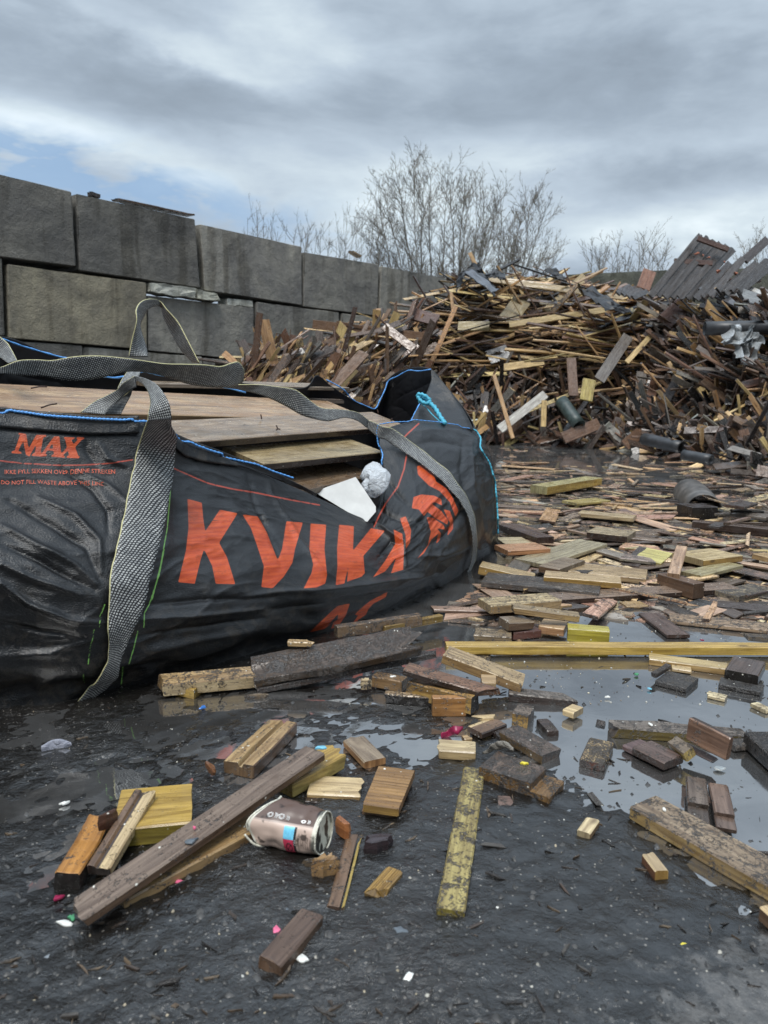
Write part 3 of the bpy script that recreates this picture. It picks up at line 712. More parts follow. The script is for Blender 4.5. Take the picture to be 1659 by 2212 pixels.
def bag_material():
    m, t, b = mat('black_woven_bag_cloth')
    sdn = t.add('ShaderNodeAttribute', attribute_name='sd').outputs['Fac']; l1 = t.add('ShaderNodeAttribute', attribute_name='ld').outputs['Fac']; g1 = t.add('ShaderNodeAttribute', attribute_name='gd').outputs['Fac']
    uv = t.add('ShaderNodeUVMap').outputs[0]
    s = t.add('ShaderNodeSeparateXYZ', inp={0: uv}); U, V_ = s.outputs[0], s.outputs[1]
    k = 2 * math.pi / .0042
    wx = t.m('SINE', t.m('MULTIPLY', U, k)); wy = t.m('SINE', t.m('MULTIPLY', V_, k * .8))
    wv = t.m('MULTIPLY', wx, wy)
    blot = t.noise(uv, 5, 5, .62, .5); dust = t.noise(uv, 38, 4, .7)
    slot = t.noise(t.vmul(uv, (6, 90, 1)), 1.0, 3, .6)
    c = t.mix(t.ss(blot, .38, .68), (.0030, .0032, .0038), (.0075, .0078, .0086))
    spk = t.noise(t.vmul(uv, (1, 1.3, 1)), 260, 2, .7); c = t.mix(t.ss(spk, .50, .70, 0, .55), c, (.028, .029, .031))
    c = t.mix(t.ss(dust, .60, .75, 0, .25), c, (.04, .038, .035))
    ink = t.mix(t.ss(slot, .35, .65), (.38, .042, .005), (.53, .080, .012))
    ink = t.mix(t.ss(dust, .54, .72, 0, .5), ink, (.16, .03, .012))
    ink = t.mix(t.ss(slot, .64, .70, 0, .75), ink, (.02, .010, .008)); ink = t.mix(t.ss(spk, .55, .75, 0, .4), ink, (.22, .03, .010))
    sp2 = t.noise(uv, 24, 6, .75, .6); c = t.mix(t.m('MULTIPLY', t.ss(V_, .42, .02), t.ss(sp2, .50, .60)), c, (.030, .025, .020)); c = t.mix(t.ss(sp2, .67, .72, 0, .4), c, (.05, .045, .04))
    c = t.mix(t.m('MULTIPLY', t.ss(sdn, -.5, .6), .96), c, ink)
    c = t.mix(t.ss(l1, 2.1, 1.1, 0, .85), c, (.38, .055, .028))
    c = t.mix(t.ss(g1, 1.7, .9, 0, .9), c, (.24, .52, .11))
    t.l.new(c, b.inputs['Base Color'])
    t.l.new(t.m('MULTIPLY_ADD', t.ss(blot, .3, .7), .14, .27), b.inputs['Roughness'])
    b.inputs['Specular IOR Level'].default_value = .50
    h = t.m('ADD', t.m('MULTIPLY', spk, 1.6), t.m('ADD', t.m('MULTIPLY', dust, 1.0), t.m('MULTIPLY', slot, .4)))
    wv2 = t.add('ShaderNodeVectorMath', operation='ADD', inp={0: t.vmul(uv, (.8, 1.25, 1)), 1: t.vmul(t.add('ShaderNodeTexNoise', inp={'Vector': uv, 'Scale': 6.0, 'Detail': 3.0}).outputs['Color'], (.10, .10, 0))}).outputs[0]
    v1 = t.add('ShaderNodeTexVoronoi', inp={'Vector': wv2, 'Scale': 8.0}).outputs['Distance']; v2 = t.add('ShaderNodeTexVoronoi', inp={'Vector': wv2, 'Scale': 21.0}).outputs['Distance']
    cb = t.bump(t.m('ADD', v1, t.m('MULTIPLY', v2, .35)), .55, .016)
    t.l.new(t.bump(h, .5, .0018, cb), b.inputs['Normal'])
    return m
BAGM = bag_material()
def liner_material():
    m, t, b = mat('black_bag_lining')
    uv = t.add('ShaderNodeTexCoord').outputs['Object']; n = t.noise(uv, 12, 4, .6)
    t.l.new(t.mix(n, (.006, .006, .008), (.018, .018, .021)), b.inputs['Base Color']); b.inputs['Roughness'].default_value = .5
    return m
LINM = liner_material()
bag = empty('bulk_bag', Vector((-.5, 2.3, 0)))
tag(bag, 'slumped black woven bulk bag with orange lettering, filled with old planks', 'bulk bag')
Vb = G2.reshape(-1, 3).tolist()
idx = np.arange(nu * nv).reshape(nu, nv)
Fb = np.stack([idx[:-1, :-1], idx[1:, :-1], idx[1:, 1:], idx[:-1, 1:]], -1).reshape(-1, 4)
me = bpy.data.meshes.new('cloth_shell'); me.from_pydata(Vb, [], Fb.tolist()); me.shade_smooth()
setf(me, sd, 'sd'); setf(me, ld, 'ld'); setf(me, gd, 'gd')
uvv = np.stack([UU.ravel(), VV.ravel()], 1); setuv(me, uvv[Fb.ravel()])
shell = link('cloth_shell', me, [BAGM, LINM], bag)
so = shell.modifiers.new('thick', 'SOLIDIFY'); so.thickness = .0025; so.offset = -1 if (sgn > 0) else 1; so.material_offset = 1; so.use_rim = True
if sgn < 0:
    me.flip_normals(); so.offset = -1
BV = BVHTree.FromPolygons(Vb[:NF], Fb[Fb.max(1) < NF].tolist())
BVA = BVHTree.FromPolygons(Vb, Fb.tolist())
def onbag(x, y, lift=.003, default=2.0):
    d = ray(x, y).normalized(); h = BV.ray_cast(CAMP, d)
    if h[0] is None:
        return None
    n = h[1]; n = n if n.dot(d) < 0 else -n
    return h[0] + n * lift
# opening hem along the near rim (doubled cloth)
def ribbon(name, L, R, m, parent, thick=.0015, sub=6, rows=6, follow=None, ucol=True, off=0.0):
    """L,R: lists of world points; smooth band between them; uv = (across, along) in metres"""
    A_ = catmull(np.array([tuple(p) for p in L]), (len(L) - 1) * sub + 1); B_ = catmull(np.array([tuple(p) for p in R]), (len(R) - 1) * sub + 1)
    n = len(A_); mid = (A_ + B_) / 2; s = np.concatenate([[0], np.cumsum(np.linalg.norm(np.diff(mid, axis=0), axis=1))])
    wd = np.linalg.norm(A_ - B_, axis=1).mean()
    V, U = [], []
    for i in range(n):
        for j in range(rows + 1):
            k = j / rows; p = A_[i] * (1 - k) + B_[i] * k; V.append(p); U.append((k * wd + off, s[i]))
    Fq = [(i * (rows + 1) + j, (i + 1) * (rows + 1) + j, (i + 1) * (rows + 1) + j + 1, i * (rows + 1) + j + 1) for i in range(n - 1) for j in range(rows)]
    me = bpy.data.meshes.new(name); me.from_pydata([tuple(map(float, p)) for p in V], [], Fq); me.shade_smooth()
    setuv(me, [U[k] for f in Fq for k in f])
    z_ = [-99.] * len(V)
    for nm in ('sd',): setf(me, z_, nm)
    for nm in ('ld', 'gd'): setf(me, [99.] * len(V), nm)
    o = link(name, me, m, parent)
    so = o.modifiers.new('thick', 'SOLIDIFY'); so.thickness = thick; so.offset = 0
    return o
def pix_path(pts, lift, defY=None, n=None):
    out = []
    pts = [Vector(p) for p in pts]
    if n:
        tot = sum((b - a).length for a, b in zip(pts[:-1], pts[1:])); q = []
        for i in range(n):
            s = tot * i / (n - 1)
            for a, b in zip(pts[:-1], pts[1:]):
                l = (b - a).length
                if s <= l + 1e-6: q.append(a.lerp(b, min(1, s / l))); break
                s -= l
        pts = q
    last = None
    for p in pts:
        w_ = onbag(p.x, p.y, lift)
        if w_ is None:
            for k in range(1, 14):
                w_ = onbag(p.x, p.y + k * 2.5, lift)
                if w_ is not None:
                    w_ = PY(p.x, p.y, w_.y); break
        if w_ is None: w_ = PY(p.x, p.y, (last.y if last else defY or 2))
        last = w_; out.append(w_)
    return out
WEB_KEY = [None]
def resamp(pts, n):
    pts = [Vector(p) for p in pts]; tot = sum((b - a).length for a, b in zip(pts[:-1], pts[1:])); q = []
    for i in range(n):
        s = tot * i / (n - 1)
        for a, b in zip(pts[:-1], pts[1:]):
            l = (b - a).length
            if s <= l + 1e-4: q.append(tuple(a.lerp(b, min(1, s / l)))); break
            s -= l
        else: q.append(tuple(pts[-1]))
    return q
def grid_band(name, Lp, Rp, Y, m, lift, sub, thick=.0022, rows=8, off=0.0):
    """band whose rows are dropped onto the cloth one by one; Y entries: None = lies on the cloth, else forward distance(s)"""
    n = len(Lp); Gd = []
    for i in range(n):
        yy = Y[i] if Y else None; row = []
        for k in range(rows + 1):
            f = k / rows; x = Lp[i][0] * (1 - f) + Rp[i][0] * f; y = Lp[i][1] * (1 - f) + Rp[i][1] * f
            if yy is None:
                q = onbag(x, y, lift); row.append((x, y, q))
            else:
                Yv = yy[0] * (1 - f) + yy[1] * f if isinstance(yy, tuple) else yy
                row.append((x, y, PY(x, y, Yv)))
        good = [r[2] for r in row if r[2] is not None]
        if good: row = [(x, y, q if q is not None else PY(x, y, min(good, key=lambda g: (Vector(proj(g)) - Vector((x, y))).length).y)) for x, y, q in row]
        elif Gd: row = [(x, y, PY(x, y, Gd[-1][k][2].y)) for k, (x, y, q) in enumerate(row)]
        else: row = [(x, y, PY(x, y, 1.6)) for x, y, q in row]
        Gd.append(row)
    A_ = np.array([[tuple(r[2]) for r in row] for row in Gd])
    if Y is None or None in Y:      # take out jitter from the folds below
        d = np.linalg.norm(A_ - np.array(CAMP), axis=2); e = d.copy()
        for _ in range(14):
            e = np.minimum(e, (np.roll(e, 1, 1) + np.roll(e, -1, 1)) / 2 + .004) if False else e
            ee = np.pad(e, 1, mode='edge'); ee = (ee[:-2, 1:-1] + ee[2:, 1:-1] + ee[1:-1, :-2] + ee[1:-1, 2:] + e) / 5; e = np.minimum(d, ee)
        if False: ee = e.copy(); ee[:, 1:-1] = (e[:, :-2] + e[:, 2:] + e[:, 1:-1]) / 3; ee[1:-1] = (ee[:-2] + ee[2:] + ee[1:-1]) / 3; e = np.minimum(d, ee)
        A_ = np.array(CAMP) + (A_ - np.array(CAMP)) * (e / d)[..., None]
    A_ = catmull(A_, (n - 1) * sub + 1); N_ = len(A_); mid = A_[:, rows // 2]
    s = np.concatenate([[0], np.cumsum(np.linalg.norm(np.diff(mid, axis=0), axis=1))]); wd = np.median(np.linalg.norm(A_[:, 0] - A_[:, -1], axis=1))
    if m is WEB_KEY[0]: wd = .066
    V = A_.reshape(-1, 3).tolist(); U = [(k / rows * wd + off, s[i]) for i in range(N_) for k in range(rows + 1)]
    Fq = [(i * (rows + 1) + j, (i + 1) * (rows + 1) + j, (i + 1) * (rows + 1) + j + 1, i * (rows + 1) + j + 1) for i in range(N_ - 1) for j in range(rows)]
    me = bpy.data.meshes.new(name); me.from_pydata(V, [], Fq); me.shade_smooth(); setuv(me, [U[k] for f in Fq for k in f])
    setf(me, [-99.] * len(V), 'sd'); setf(me, [99.] * len(V), 'ld'); setf(me, [99.] * len(V), 'gd')
    o = link(name, me, m, bag); so = o.modifiers.new('thick', 'SOLIDIFY'); so.thickness = thick; so.offset = 0
    return o
hemL = [zz('A', p) for p in [(-300, 375), (0, 370), (300, 400), (600, 425), (780, 430), (900, 425)]]
hemR = [zz('A', p) for p in [(-300, 505), (0, 512), (300, 535), (600, 552), (780, 550), (900, 546)]]
grid_band('hem', resamp(hemL, 30), resamp(hemR, 30), None, BAGM, .006, 3, .002, off=1.3)
hemL = [zz('A', p) for p in [(1120, 530), (1170, 556), (1250, 590), (1400, 640), (1560, 705), (1800, 800), (1980, 890), (2050, 930)]]
hemR = [zz('A', p) for p in [(1128, 640), (1190, 692), (1290, 725), (1400, 742), (1560, 765), (1800, 845), (1980, 915), (2050, 950)]]
grid_band('hem', resamp(hemL, 36), resamp(hemR, 36), None, BAGM, .006, 3, .002, off=1.7)

def tube(name, pts, r, m, parent=None, seg=6, sub=5, twist=False, rad=None):
    A_ = catmull(np.array([tuple(p) for p in pts]), (len(pts) - 1) * sub + 1) if sub > 1 else np.array([tuple(p) for p in pts])
    V, Fq = [], []
    n = len(A_); up = Vector((.3, .2, 1)).normalized()
    for i in range(n):
        a = Vector(A_[max(0, i - 1)]); b = Vector(A_[min(n - 1, i + 1)]); d = (b - a).normalized() if (b - a).length > 1e-9 else Vector((1, 0, 0))
        x = d.cross(up).normalized(); y = d.cross(x)
        rr = (rad[i] if rad is not None else r)
        if twist: rr *= 1 + .28 * math.sin(i * 1.9)
        for k in range(seg):
            an = 2 * math.pi * k / seg + (i * .5 if twist else 0)
            V.append(Vector(A_[i]) + x * math.cos(an) * rr + y * math.sin(an) * rr)
    for i in range(n - 1):
        for k in range(seg):
            Fq.append((i * seg + k, i * seg + (k + 1) % seg, (i + 1) * seg + (k + 1) % seg, (i + 1) * seg + k))
    Fq.append(tuple(range(seg))[::-1]); Fq.append(tuple((n - 1) * seg + k for k in range(seg)))
    return pmesh(name, V, Fq, m, parent)
BLUE = simple('blue_stitching', (.10, .32, .72), .6, 400, .35, .5, .0006)
TEAL = simple('teal_rope', (.06, .36, .50), .6, 500, .5, .6, .0008)
def stitch(pts, r=.0026, lift=.009, n=40, name='rim_stitching', m=None, defY=None, Ys=None):
    if Ys is None: W3 = pix_path(pts, lift, defY, n)
    else:
        W3 = [PY(p[0], p[1], y) for p, y in zip(pts, Ys)]
    return tube(name, W3, r, m or BLUE, bag, 6, 4, twist=True)
stitch([zz('A', p) for p in [(-200, 395), (0, 407), (300, 445), (600, 462), (800, 470), (880, 462), (950, 462), (1040, 482), (1120, 525), (1160, 580), (1250, 630), (1400, 685), (1659, 740), (1780, 790), (1900, 830)]], .0028, .014, 70)
stitch([zz('B', p) for p in [(885, 432), (876, 470), (884, 540), (905, 590), (915, 620), (908, 668)]], .0025, .008, 14, defY=2.6)
stitch([zz('B', p) for p in [(1425, 455), (1455, 490), (1470, 520), (1468, 575), (1490, 610), (1520, 660), (1550, 760), (1558, 850), (1565, 950), (1567, 1060)]], .0035, .008, 26, m=TEAL, defY=3.1)
stitch([zz('B', p) for p in [(890, 430), (960, 418), (1080, 412), (1220, 424), (1330, 440), (1425, 455)]], .0018, .007, 20, defY=2.8)
# rim stitching and lining of the far fold
fold = [zz('B', p) for p in [(1195, 140), (1200, 175), (1182, 235), (1160, 275), (1130, 305), (1100, 360), (1078, 405)]]
stitch(fold, .0028, Ys=[3.34, 3.33, 3.30, 3.26, 3.22, 3.14, 3.02])
stitch([zz('B', p) for p in [(1190, 112), (1120, 122), (1060, 118), (1000, 150), (945, 178), (925, 230), (895, 290), (868, 340), (820, 325), (760, 300), (720, 270), (690, 232), (640, 200), (585, 172)]], .0026, Ys=[3.33, 3.42, 3.46, 3.5, 3.52, 3.5, 3.46, 3.42, 3.4, 3.36, 3.32, 3.28, 3.25, 3.22])
stitch([(-60, 722), (0, 731), (40, 745), (80, 757), (130, 771), (170, 778)], .003, Ys=[2.2, 2.3, 2.36, 2.42, 2.47, 2.5])
stitch([zz('A', p) for p in [(640, 165), (760, 180), (915, 142), (980, 150), (1060, 168), (1250, 190), (1450, 240), (1590, 275)]], .003, Ys=[2.3, 2.35, 2.45, 2.5, 2.55, 2.65, 2.75, 2.85])
kn = [PY(*zz('B', p), Y_) for p, Y_ in [((1118, 262), 3.12), ((1140, 285), 3.10), ((1160, 270), 3.12), ((1175, 300), 3.08), ((1210, 330), 3.04), ((1235, 370), 3.0), ((1260, 410), 2.96), ((1272, 425), 2.93)]]
tube('tie_rope', kn, .0085, TEAL, bag, 7, 6, twist=True)
kn = [PY(*zz('B', p), Y_) for p, Y_ in [((1115, 255), 3.1), ((1150, 262), 3.08), ((1185, 292), 3.07), ((1165, 310), 3.06), ((1130, 292), 3.08), ((1112, 262), 3.1)]]
tube('rope_knot', kn, .0075, TEAL, bag, 7, 6, twist=True)
tube('tie_rope', [PY(*zz('B', p), Y_) for p, Y_ in [((1118, 300), 3.12), ((1160, 330), 3.08), ((1200, 375), 3.02), ((1250, 420), 2.96)]], .0022, TEAL, bag)

# webbing
def web_material():
    m, t, b = mat('black_and_white_webbing')
    uv = t.add('ShaderNodeUVMap').outputs[0]; s = t.add('ShaderNodeSeparateXYZ', inp={0: uv}); U, V_ = s.outputs[0], s.outputs[1]
    pu, pv = .0060, .0052
    row = t.m('FLOOR', t.m('DIVIDE', V_, pv)); fv = t.m('FRACT', t.m('DIVIDE', V_, pv))
    fu = t.m('FRACT', t.m('ADD', t.m('DIVIDE', U, pu), t.m('MULTIPLY', row, .31)))
    du = t.m('ABSOLUTE', t.m('SUBTRACT', fu, .5)); dv = t.m('ABSOLUTE', t.m('SUBTRACT', fv, .5))
    du = t.m('ABSOLUTE', t.m('SUBTRACT', t.m('ADD', fu, t.m('MULTIPLY', t.m('SUBTRACT', fv, .5), .3)), .5))
    k = t.m('MULTIPLY', t.ss(du, .33, .22), t.ss(dv, .36, .24))
    e = t.m('MINIMUM', U, t.m('SUBTRACT', .066, U))
    n = t.noise(uv, 60, 4, .6); n2 = t.noise(uv, 600, 2, .6)
    wh = t.mix(t.ss(n, .35, .7), (.30, .31, .31), (.58, .59, .57))
    c = t.mix(k, (.014, .015, .017), wh)
    c = t.mix(t.ss(U, .0022, .0012), c, (.50, .47, .25))
    c = t.mix(t.ss(n2, .6, .8, 0, .3), c, (.05, .045, .04))
    t.l.new(c, b.inputs['Base Color']); b.inputs['Roughness'].default_value = .55
    t.l.new(t.bump(t.m('ADD', k, t.m('MULTIPLY', n2, .5)), .6, .001), b.inputs['Normal'])
    return m
WEB = web_material(); WEB_KEY[0] = WEB
def strap(name, Lp, Rp, Y=None, lift=.006, sub=8): return grid_band(name, Lp, Rp, Y, WEB, lift, sub)
# near strap: from the ground up the front, over the rim
La = A3([(955, 455), (930, 510), (880, 650), (840, 850), (800, 1080), (745, 1300), (708, 1450), (692, 1580)]) + S7([(642, 300), (640, 420), (645, 560), (640, 660), (592, 735), (540, 805), (455, 895)])
Ra = A3([(1112, 440), (1114, 520), (1108, 620), (1085, 850), (1050, 1090), (1000, 1300), (958, 1450), (928, 1580)]) + S7([(862, 270), (835, 380), (775, 500), (722, 640), (700, 735), (640, 820), (500, 903)])
strap('lifting_strap', resamp(La, 36), resamp(Ra, 36), lift=.012, sub=4)
# its loop above the rim
Lb = A3([(955, 455), (962, 405), (975, 345), (962, 275), (930, 225), (885, 195)]); Rb = A3([(1112, 440), (1098, 355), (1058, 275), (1005, 215), (935, 182), (872, 168)])
strap('handle_loop', Lb, Rb, [1.72, 1.72, 1.74, 1.79, 1.85, 1.90], lift=.008)
Lb = A3([(872, 168), (800, 212), (760, 255), (690, 295), (610, 335), (520, 405)]); Rb = A3([(885, 240), (845, 262), (800, 300), (750, 345), (715, 375), (680, 418)])
strap('handle_loop', Lb, Rb, [1.90, 1.93, 1.96, 1.96, 1.95, 1.93])
Lb = A3([(845, 262), (800, 300), (740, 350), (670, 418)]); Rb = A3([(862, 235), (850, 290), (820, 345), (782, 418)])
strap('handle_loop', Lb, Rb, [1.97, 1.98, 1.98, 1.97])
Lb = A3([(762, 250), (790, 190), (815, 155), (830, 130)]); Rb = A3([(860, 245), (890, 190), (908, 150), (915, 125)])
strap('handle_loop', Lb, Rb, [2.0, 2.02, 2.04, 2.06])
# standing loop behind
W1 = lambda pts: [zz('W', p) for p in pts]
Lc = W1([(555, 892), (570, 820), (590, 740), (588, 690), (610, 655), (650, 643), (690, 652), (722, 690), (770, 745), (810, 820), (862, 922)])
Rc = W1([(638, 892), (632, 850), (606, 762), (622, 720), (640, 690), (665, 676), (695, 680), (706, 722), (745, 800), (785, 868), (832, 918)])
strap('standing_loop', Lc, Rc, [(2.2, 2.22), (2.2, 2.26), (2.2, 2.3), (2.22, 2.36), (2.3, 2.38), (2.38, 2.42), (2.44, 2.46), (2.44, 2.50), (2.44, 2.52), (2.42, 2.5), (2.40, 2.48)])
Lc = W1([(606, 762), (612, 800), (618, 850), (622, 892)]); Rc = W1([(600, 740), (628, 800), (638, 850), (640, 895)])
# long slack strap
Ld = A3([(-300, 90), (-100, 108), (0, 112), (120, 68), (240, 62), (340, 66), (480, 42), (620, 36), (760, 46), (900, 64), (1060, 88), (1200, 92), (1330, 96), (1430, 106), (1500, 84), (1548, 78), (1580, 130), (1578, 205)])
Rd = A3([(-300, 165), (-100, 165), (0, 152), (100, 162), (200, 168), (300, 172), (410, 196), (560, 196), (700, 170), (830, 140), (960, 146), (1090, 178), (1210, 218), (1340, 238), (1440, 243), (1500, 240), (1540, 222), (1555, 215)])
Yd = [1.75, 1.78, 1.8, 1.83, 1.86, 1.88, 1.90, 1.93, 1.96, 1.98, 2.02, 2.06, 2.12, 2.17, 2.22, 2.26, 2.3, 2.32]
strap('long_strap', Ld, Rd, Yd, sub=6)
Le = B4([(80, 200), (200, 200), (310, 212), (400, 226), (450, 258), (500, 298), (560, 335), (660, 342), (765, 360), (830, 405)])
Re = B4([(0, 215), (120, 238), (240, 272), (350, 325), (440, 376), (520, 400), (600, 412), (690, 392), (765, 410), (822, 452)])
strap('long_strap', Le, Re, [2.33, 2.35, 2.36, 2.38, 2.40, 2.43, 2.46, 2.5, 2.55, 2.6], sub=6)
Lf = B4([(830, 405), (890, 428), (1000, 492), (1150, 600), (1290, 722), (1380, 850), (1425, 960), (1440, 1100), (1432, 1200), (1395, 1290)])
Rf = B4([(822, 452), (868, 492), (960, 560), (1090, 645), (1235, 760), (1335, 870), (1388, 960), (1415, 1090), (1408, 1200), (1378, 1292)])
strap('long_strap', resamp(Lf, 26), resamp(Rf, 26), [2.6] + [None] * 25, lift=.012, sub=5)
# strap at the far left corner
strap('corner_strap', [(-40, 700), (10, 735), (25, 755), (38, 780)], [(-70, 735), (-15, 760), (0, 772), (18, 785)], [2.1, 2.1, 2.08, 2.05])

# outer side of the folded far corner
fl = [(931, 797), (931, 822), (921, 850), (910, 872), (898, 890), (888, 910)]; frr = [(934, 800), (956, 826), (978, 852), (998, 880), (1012, 905), (1024, 930)]
grid_band('folded_corner', fl, frr, [(3.33, 3.33), (3.29, 3.27), (3.22, 3.22), (3.14, 3.18), (3.06, 3.12), (2.98, 3.06)], BAGM, .0, 6, .003, 10, off=2.3)
# small printed warning lines
INK = simple('orange_print', (.50, .085, .035), .5, 60, .4)
def text_mesh(s, size=1.0, align='LEFT'):
    c = bpy.data.curves.new('tmp', 'FONT'); c.body = s; c.size = size; c.align_x = align; c.resolution_u = 2
    o = bpy.data.objects.new('tmp', c); COL.objects.link(o); dg = bpy.context.evaluated_depsgraph_get(); me = bpy.data.meshes.new_from_object(o.evaluated_get(dg))
    bm = bmesh.new(); bm.from_mesh(me); bmesh.ops.triangulate(bm, faces=bm.faces)
    for _ in range(2): bmesh.ops.subdivide_edges(bm, edges=[e for e in bm.edges if e.calc_length() > .25 * size], cuts=1); bmesh.ops.triangulate(bm, faces=bm.faces)
    V = [v.co.copy() for v in bm.verts]; Fx = [[v.index for v in f.verts] for f in bm.faces]
    bm.free(); bpy.data.objects.remove(o); bpy.data.curves.remove(c); bpy.data.meshes.remove(me)
    return V, Fx
def printed(s, right, left_ref, h, parent):
    V, Fx = text_mesh(s, 1.0, 'RIGHT')
    xr, yr = right; slope = left_ref
    out = []
    for v in V:
        x = xr + v.x * h * 1.32; y = yr + slope * (x - xr) - v.y * h * 1.4 + 1.2 * math.sin(x * .06)
        q = onbag(x, y, .0035)
        out.append(q if q is not None else PY(x, y, 1.55))
    o = pmesh('printed_warning', out, Fx, INK, parent, smooth=False); return o
printed('IKKE FYLL SEKKEN OVER DENNE STREKEN', (249, 1024), -.005, 9.6, bag)
printed('DO NOT FILL WASTE ABOVE THIS LINE', (224, 1050), .01, 9.6, bag)

# planks in the bag
def by(a0, a1, b0, T, col, mud, label, **kw):
    return board3('long_plank', PY(*a0), PY(*a1), PY(*b0), T, col, mud, label, 'plank', 'planks inside the bulk bag', **kw)
by((-90, 884, 1.86), (788, 907, 3.05), (-90, 824, 2.1), .035, 'brown', .15, 'widest warm brown plank on top of the bag load', sidecol='dust', pcols=[(.32, .21, .125), (.38, .265, .16)])
by((370, 958, 2.0), (858, 921, 3.0), (360, 908, 2.2), .022, (.27, .205, .145), .2, 'grey-brown plank just below the widest one, nails on top', sidecol='dark')
by((540, 1005, 2.12), (812, 978, 2.62), (510, 963, 2.3), .022, (.31, .245, .14), .15, 'olive-tinted plank with a split orange end in the bag', sidecol='dark')
by((640, 1062, 2.2), (800, 1028, 2.55), (560, 1008, 2.35), .022, (.16, .11, .07), .3, 'brown plank deepest in the bag just above the white paper')
by((-60, 838, 2.35), (720, 862, 3.35), (-60, 818, 2.75), .02, (.24, .2, .17), .1, 'thin grey plank at the back of the bag under the slack webbing')
by((760, 1080, 2.4), (560, 1120, 2.1), (700, 1040, 2.6), .02, 'dark', .4, 'dark plank sunk behind the bag rim at the sag')
by((240, 826, 2.5), (700, 836, 3.3), (330, 818, 2.9), .015, (.27, .22, .17), .1, 'narrow pale plank furthest back under the slack webbing')
NAIL = simple('rusty_steel', (.06, .03, .02), .6, 200, .4)
for i_, (k, a, Ya, b_, Yb) in enumerate([('A', (200, 248), 1.98, (305, 238), 2.0), ('A', (265, 375), 1.9, (370, 348), 1.92), ('B', (212, 400), 2.5, (206, 372), 2.5), ('B', (305, 460), 2.42, (296, 435), 2.42), ('B', (318, 458), 2.42, (296, 462), 2.4), ('B', (880, 345), 2.9, (886, 365), 2.9), ('B', (960, 412), 2.85, (968, 395), 2.85)]):
    A_, B_ = PY(*zz(k, a), Ya), PY(*zz(k, b_), Yb)
    o = tube('bent_nail', [A_, (A_ + B_) / 2 + Vector((0, 0, .002)), B_], .0022, NAIL, None, 6, 3); tag(o, ['rusty nail near the left edge, upper one on the widest bag plank', 'rusty nail near the left edge, lower one on the widest bag plank', 'rusty nail pointing down from the edge of the widest bag plank', 'upright rusty nail on the grey-brown bag plank', 'flat rusty nail beside the upright one on the grey-brown plank', 'rusty nail near the far fold of the bag', 'tiny rusty nail at the right end of the grey-brown plank'][i_], 'nail', 'nails in the bag planks')
# white paper sheet and plastic bag end
def sheet(name, pts, m, label, cat, thick=.001, amp=.004, sub=5, group=None):
    c = [PY(*p) for p in pts]; org = sum(c, Vector()) / len(c)
    bm = bmesh.new(); f = bm.faces.new([bm.verts.new(p - org) for p in c]); bmesh.ops.triangulate(bm, faces=bm.faces)
    bmesh.ops.subdivide_edges(bm, edges=bm.edges, cuts=sub, use_grid_fill=True)
    for v in bm.verts: v.co += noise.noise_vector((v.co + org) * 12) * amp + noise.noise_vector((v.co + org) * 40) * amp * .4
    me = bpy.data.meshes.new(name); bm.to_mesh(me); bm.free()
    o = link(name, me, m); o.location = org; s_ = o.modifiers.new('thick', 'SOLIDIFY'); s_.thickness = thick; s_.offset = 0
    tag(o, label, cat, group); return o
PAPER = simple('white_paper', (.60, .60, .58), .6, 20, .08)
sheet('paper_sheet', [zz('B', q_) + (2.33 + (q_[0] - 515) * .00015 - (q_[1] - 740) * .0003,) for q_ in [(515, 818), (755, 735), (800, 800), (872, 905), (872, 935), (822, 992), (790, 985), (640, 895)]], PAPER, 'white paper sheet tucked behind the sagging bag rim', 'paper', amp=.0012)
def film_mat(name, col, tr=.5):
    m, t, b = mat(name); b.inputs['Base Color'].default_value = col + (1,); b.inputs['Roughness'].default_value = .22
    b.inputs['Transmission Weight'].default_value = tr; b.inputs['IOR'].default_value = 1.25
    tcx = t.add('ShaderNodeTexCoord').outputs['Object']; t.l.new(t.bump(t.noise(tcx, 25, 4, .6, 1.5), .8, .02), b.inputs['Normal']); return m
FILM = film_mat('clear_plastic_film', (.72, .76, .80), .35)
def crumple(name, pts, label, cat, m, r=.03, amp=.02, seed=0, flat=.7, group=None):
    """bulged skin over an outline of world points: centre line list [(P, radius)]"""
    V, Fq = [], []; n = 22; k = 26
    A_ = catmull(np.array([tuple(p[0]) for p in pts]), n); R_ = catmull(np.array([[p[1]] for p in pts]), n)[:, 0]
    org = Vector(A_.mean(0)); 
    for i in range(n):
        a = Vector(A_[max(0, i - 1)]); b_ = Vector(A_[min(n - 1, i + 1)]); d = (b_ - a).normalized(); x = d.cross(Vector((0, -1, .2))).normalized(); y = d.cross(x)
        for j in range(k):
            an = 2 * math.pi * j / k; p = Vector(A_[i]) + (x * math.cos(an) + y * math.sin(an) * flat) * max(.002, R_[i])
            q = noise.noise_vector(p * 28 + Vector((seed, 0, 0))) * amp + noise.noise_vector(p * 70 + Vector((seed, 0, 0))) * amp * .5
            V.append(p + q - org)
    for i in range(n - 1):
        for j in range(k): Fq.append((i * k + j, i * k + (j + 1) % k, (i + 1) * k + (j + 1) % k, (i + 1) * k + j))
    Fq.append(tuple(range(k))[::-1]); Fq.append(tuple((n - 1) * k + j for j in range(k)))
    o = pmesh(name, V, Fq, m); o.location = org; tag(o, label, cat, group); return o
crumple('plastic_bag_scrap', [(PY(*zz('B', (870, 655)), 2.5), .004), (PY(*zz('B', (860, 700)), 2.46), .038), (PY(*zz('B', (880, 760)), 2.42), .036), (PY(*zz('B', (835, 790)), 2.42), .034), (PY(*zz('B', (790, 800)), 2.40), .012)], 'crumpled clear plastic scrap above the white paper', 'plastic scrap', FILM, amp=.012)
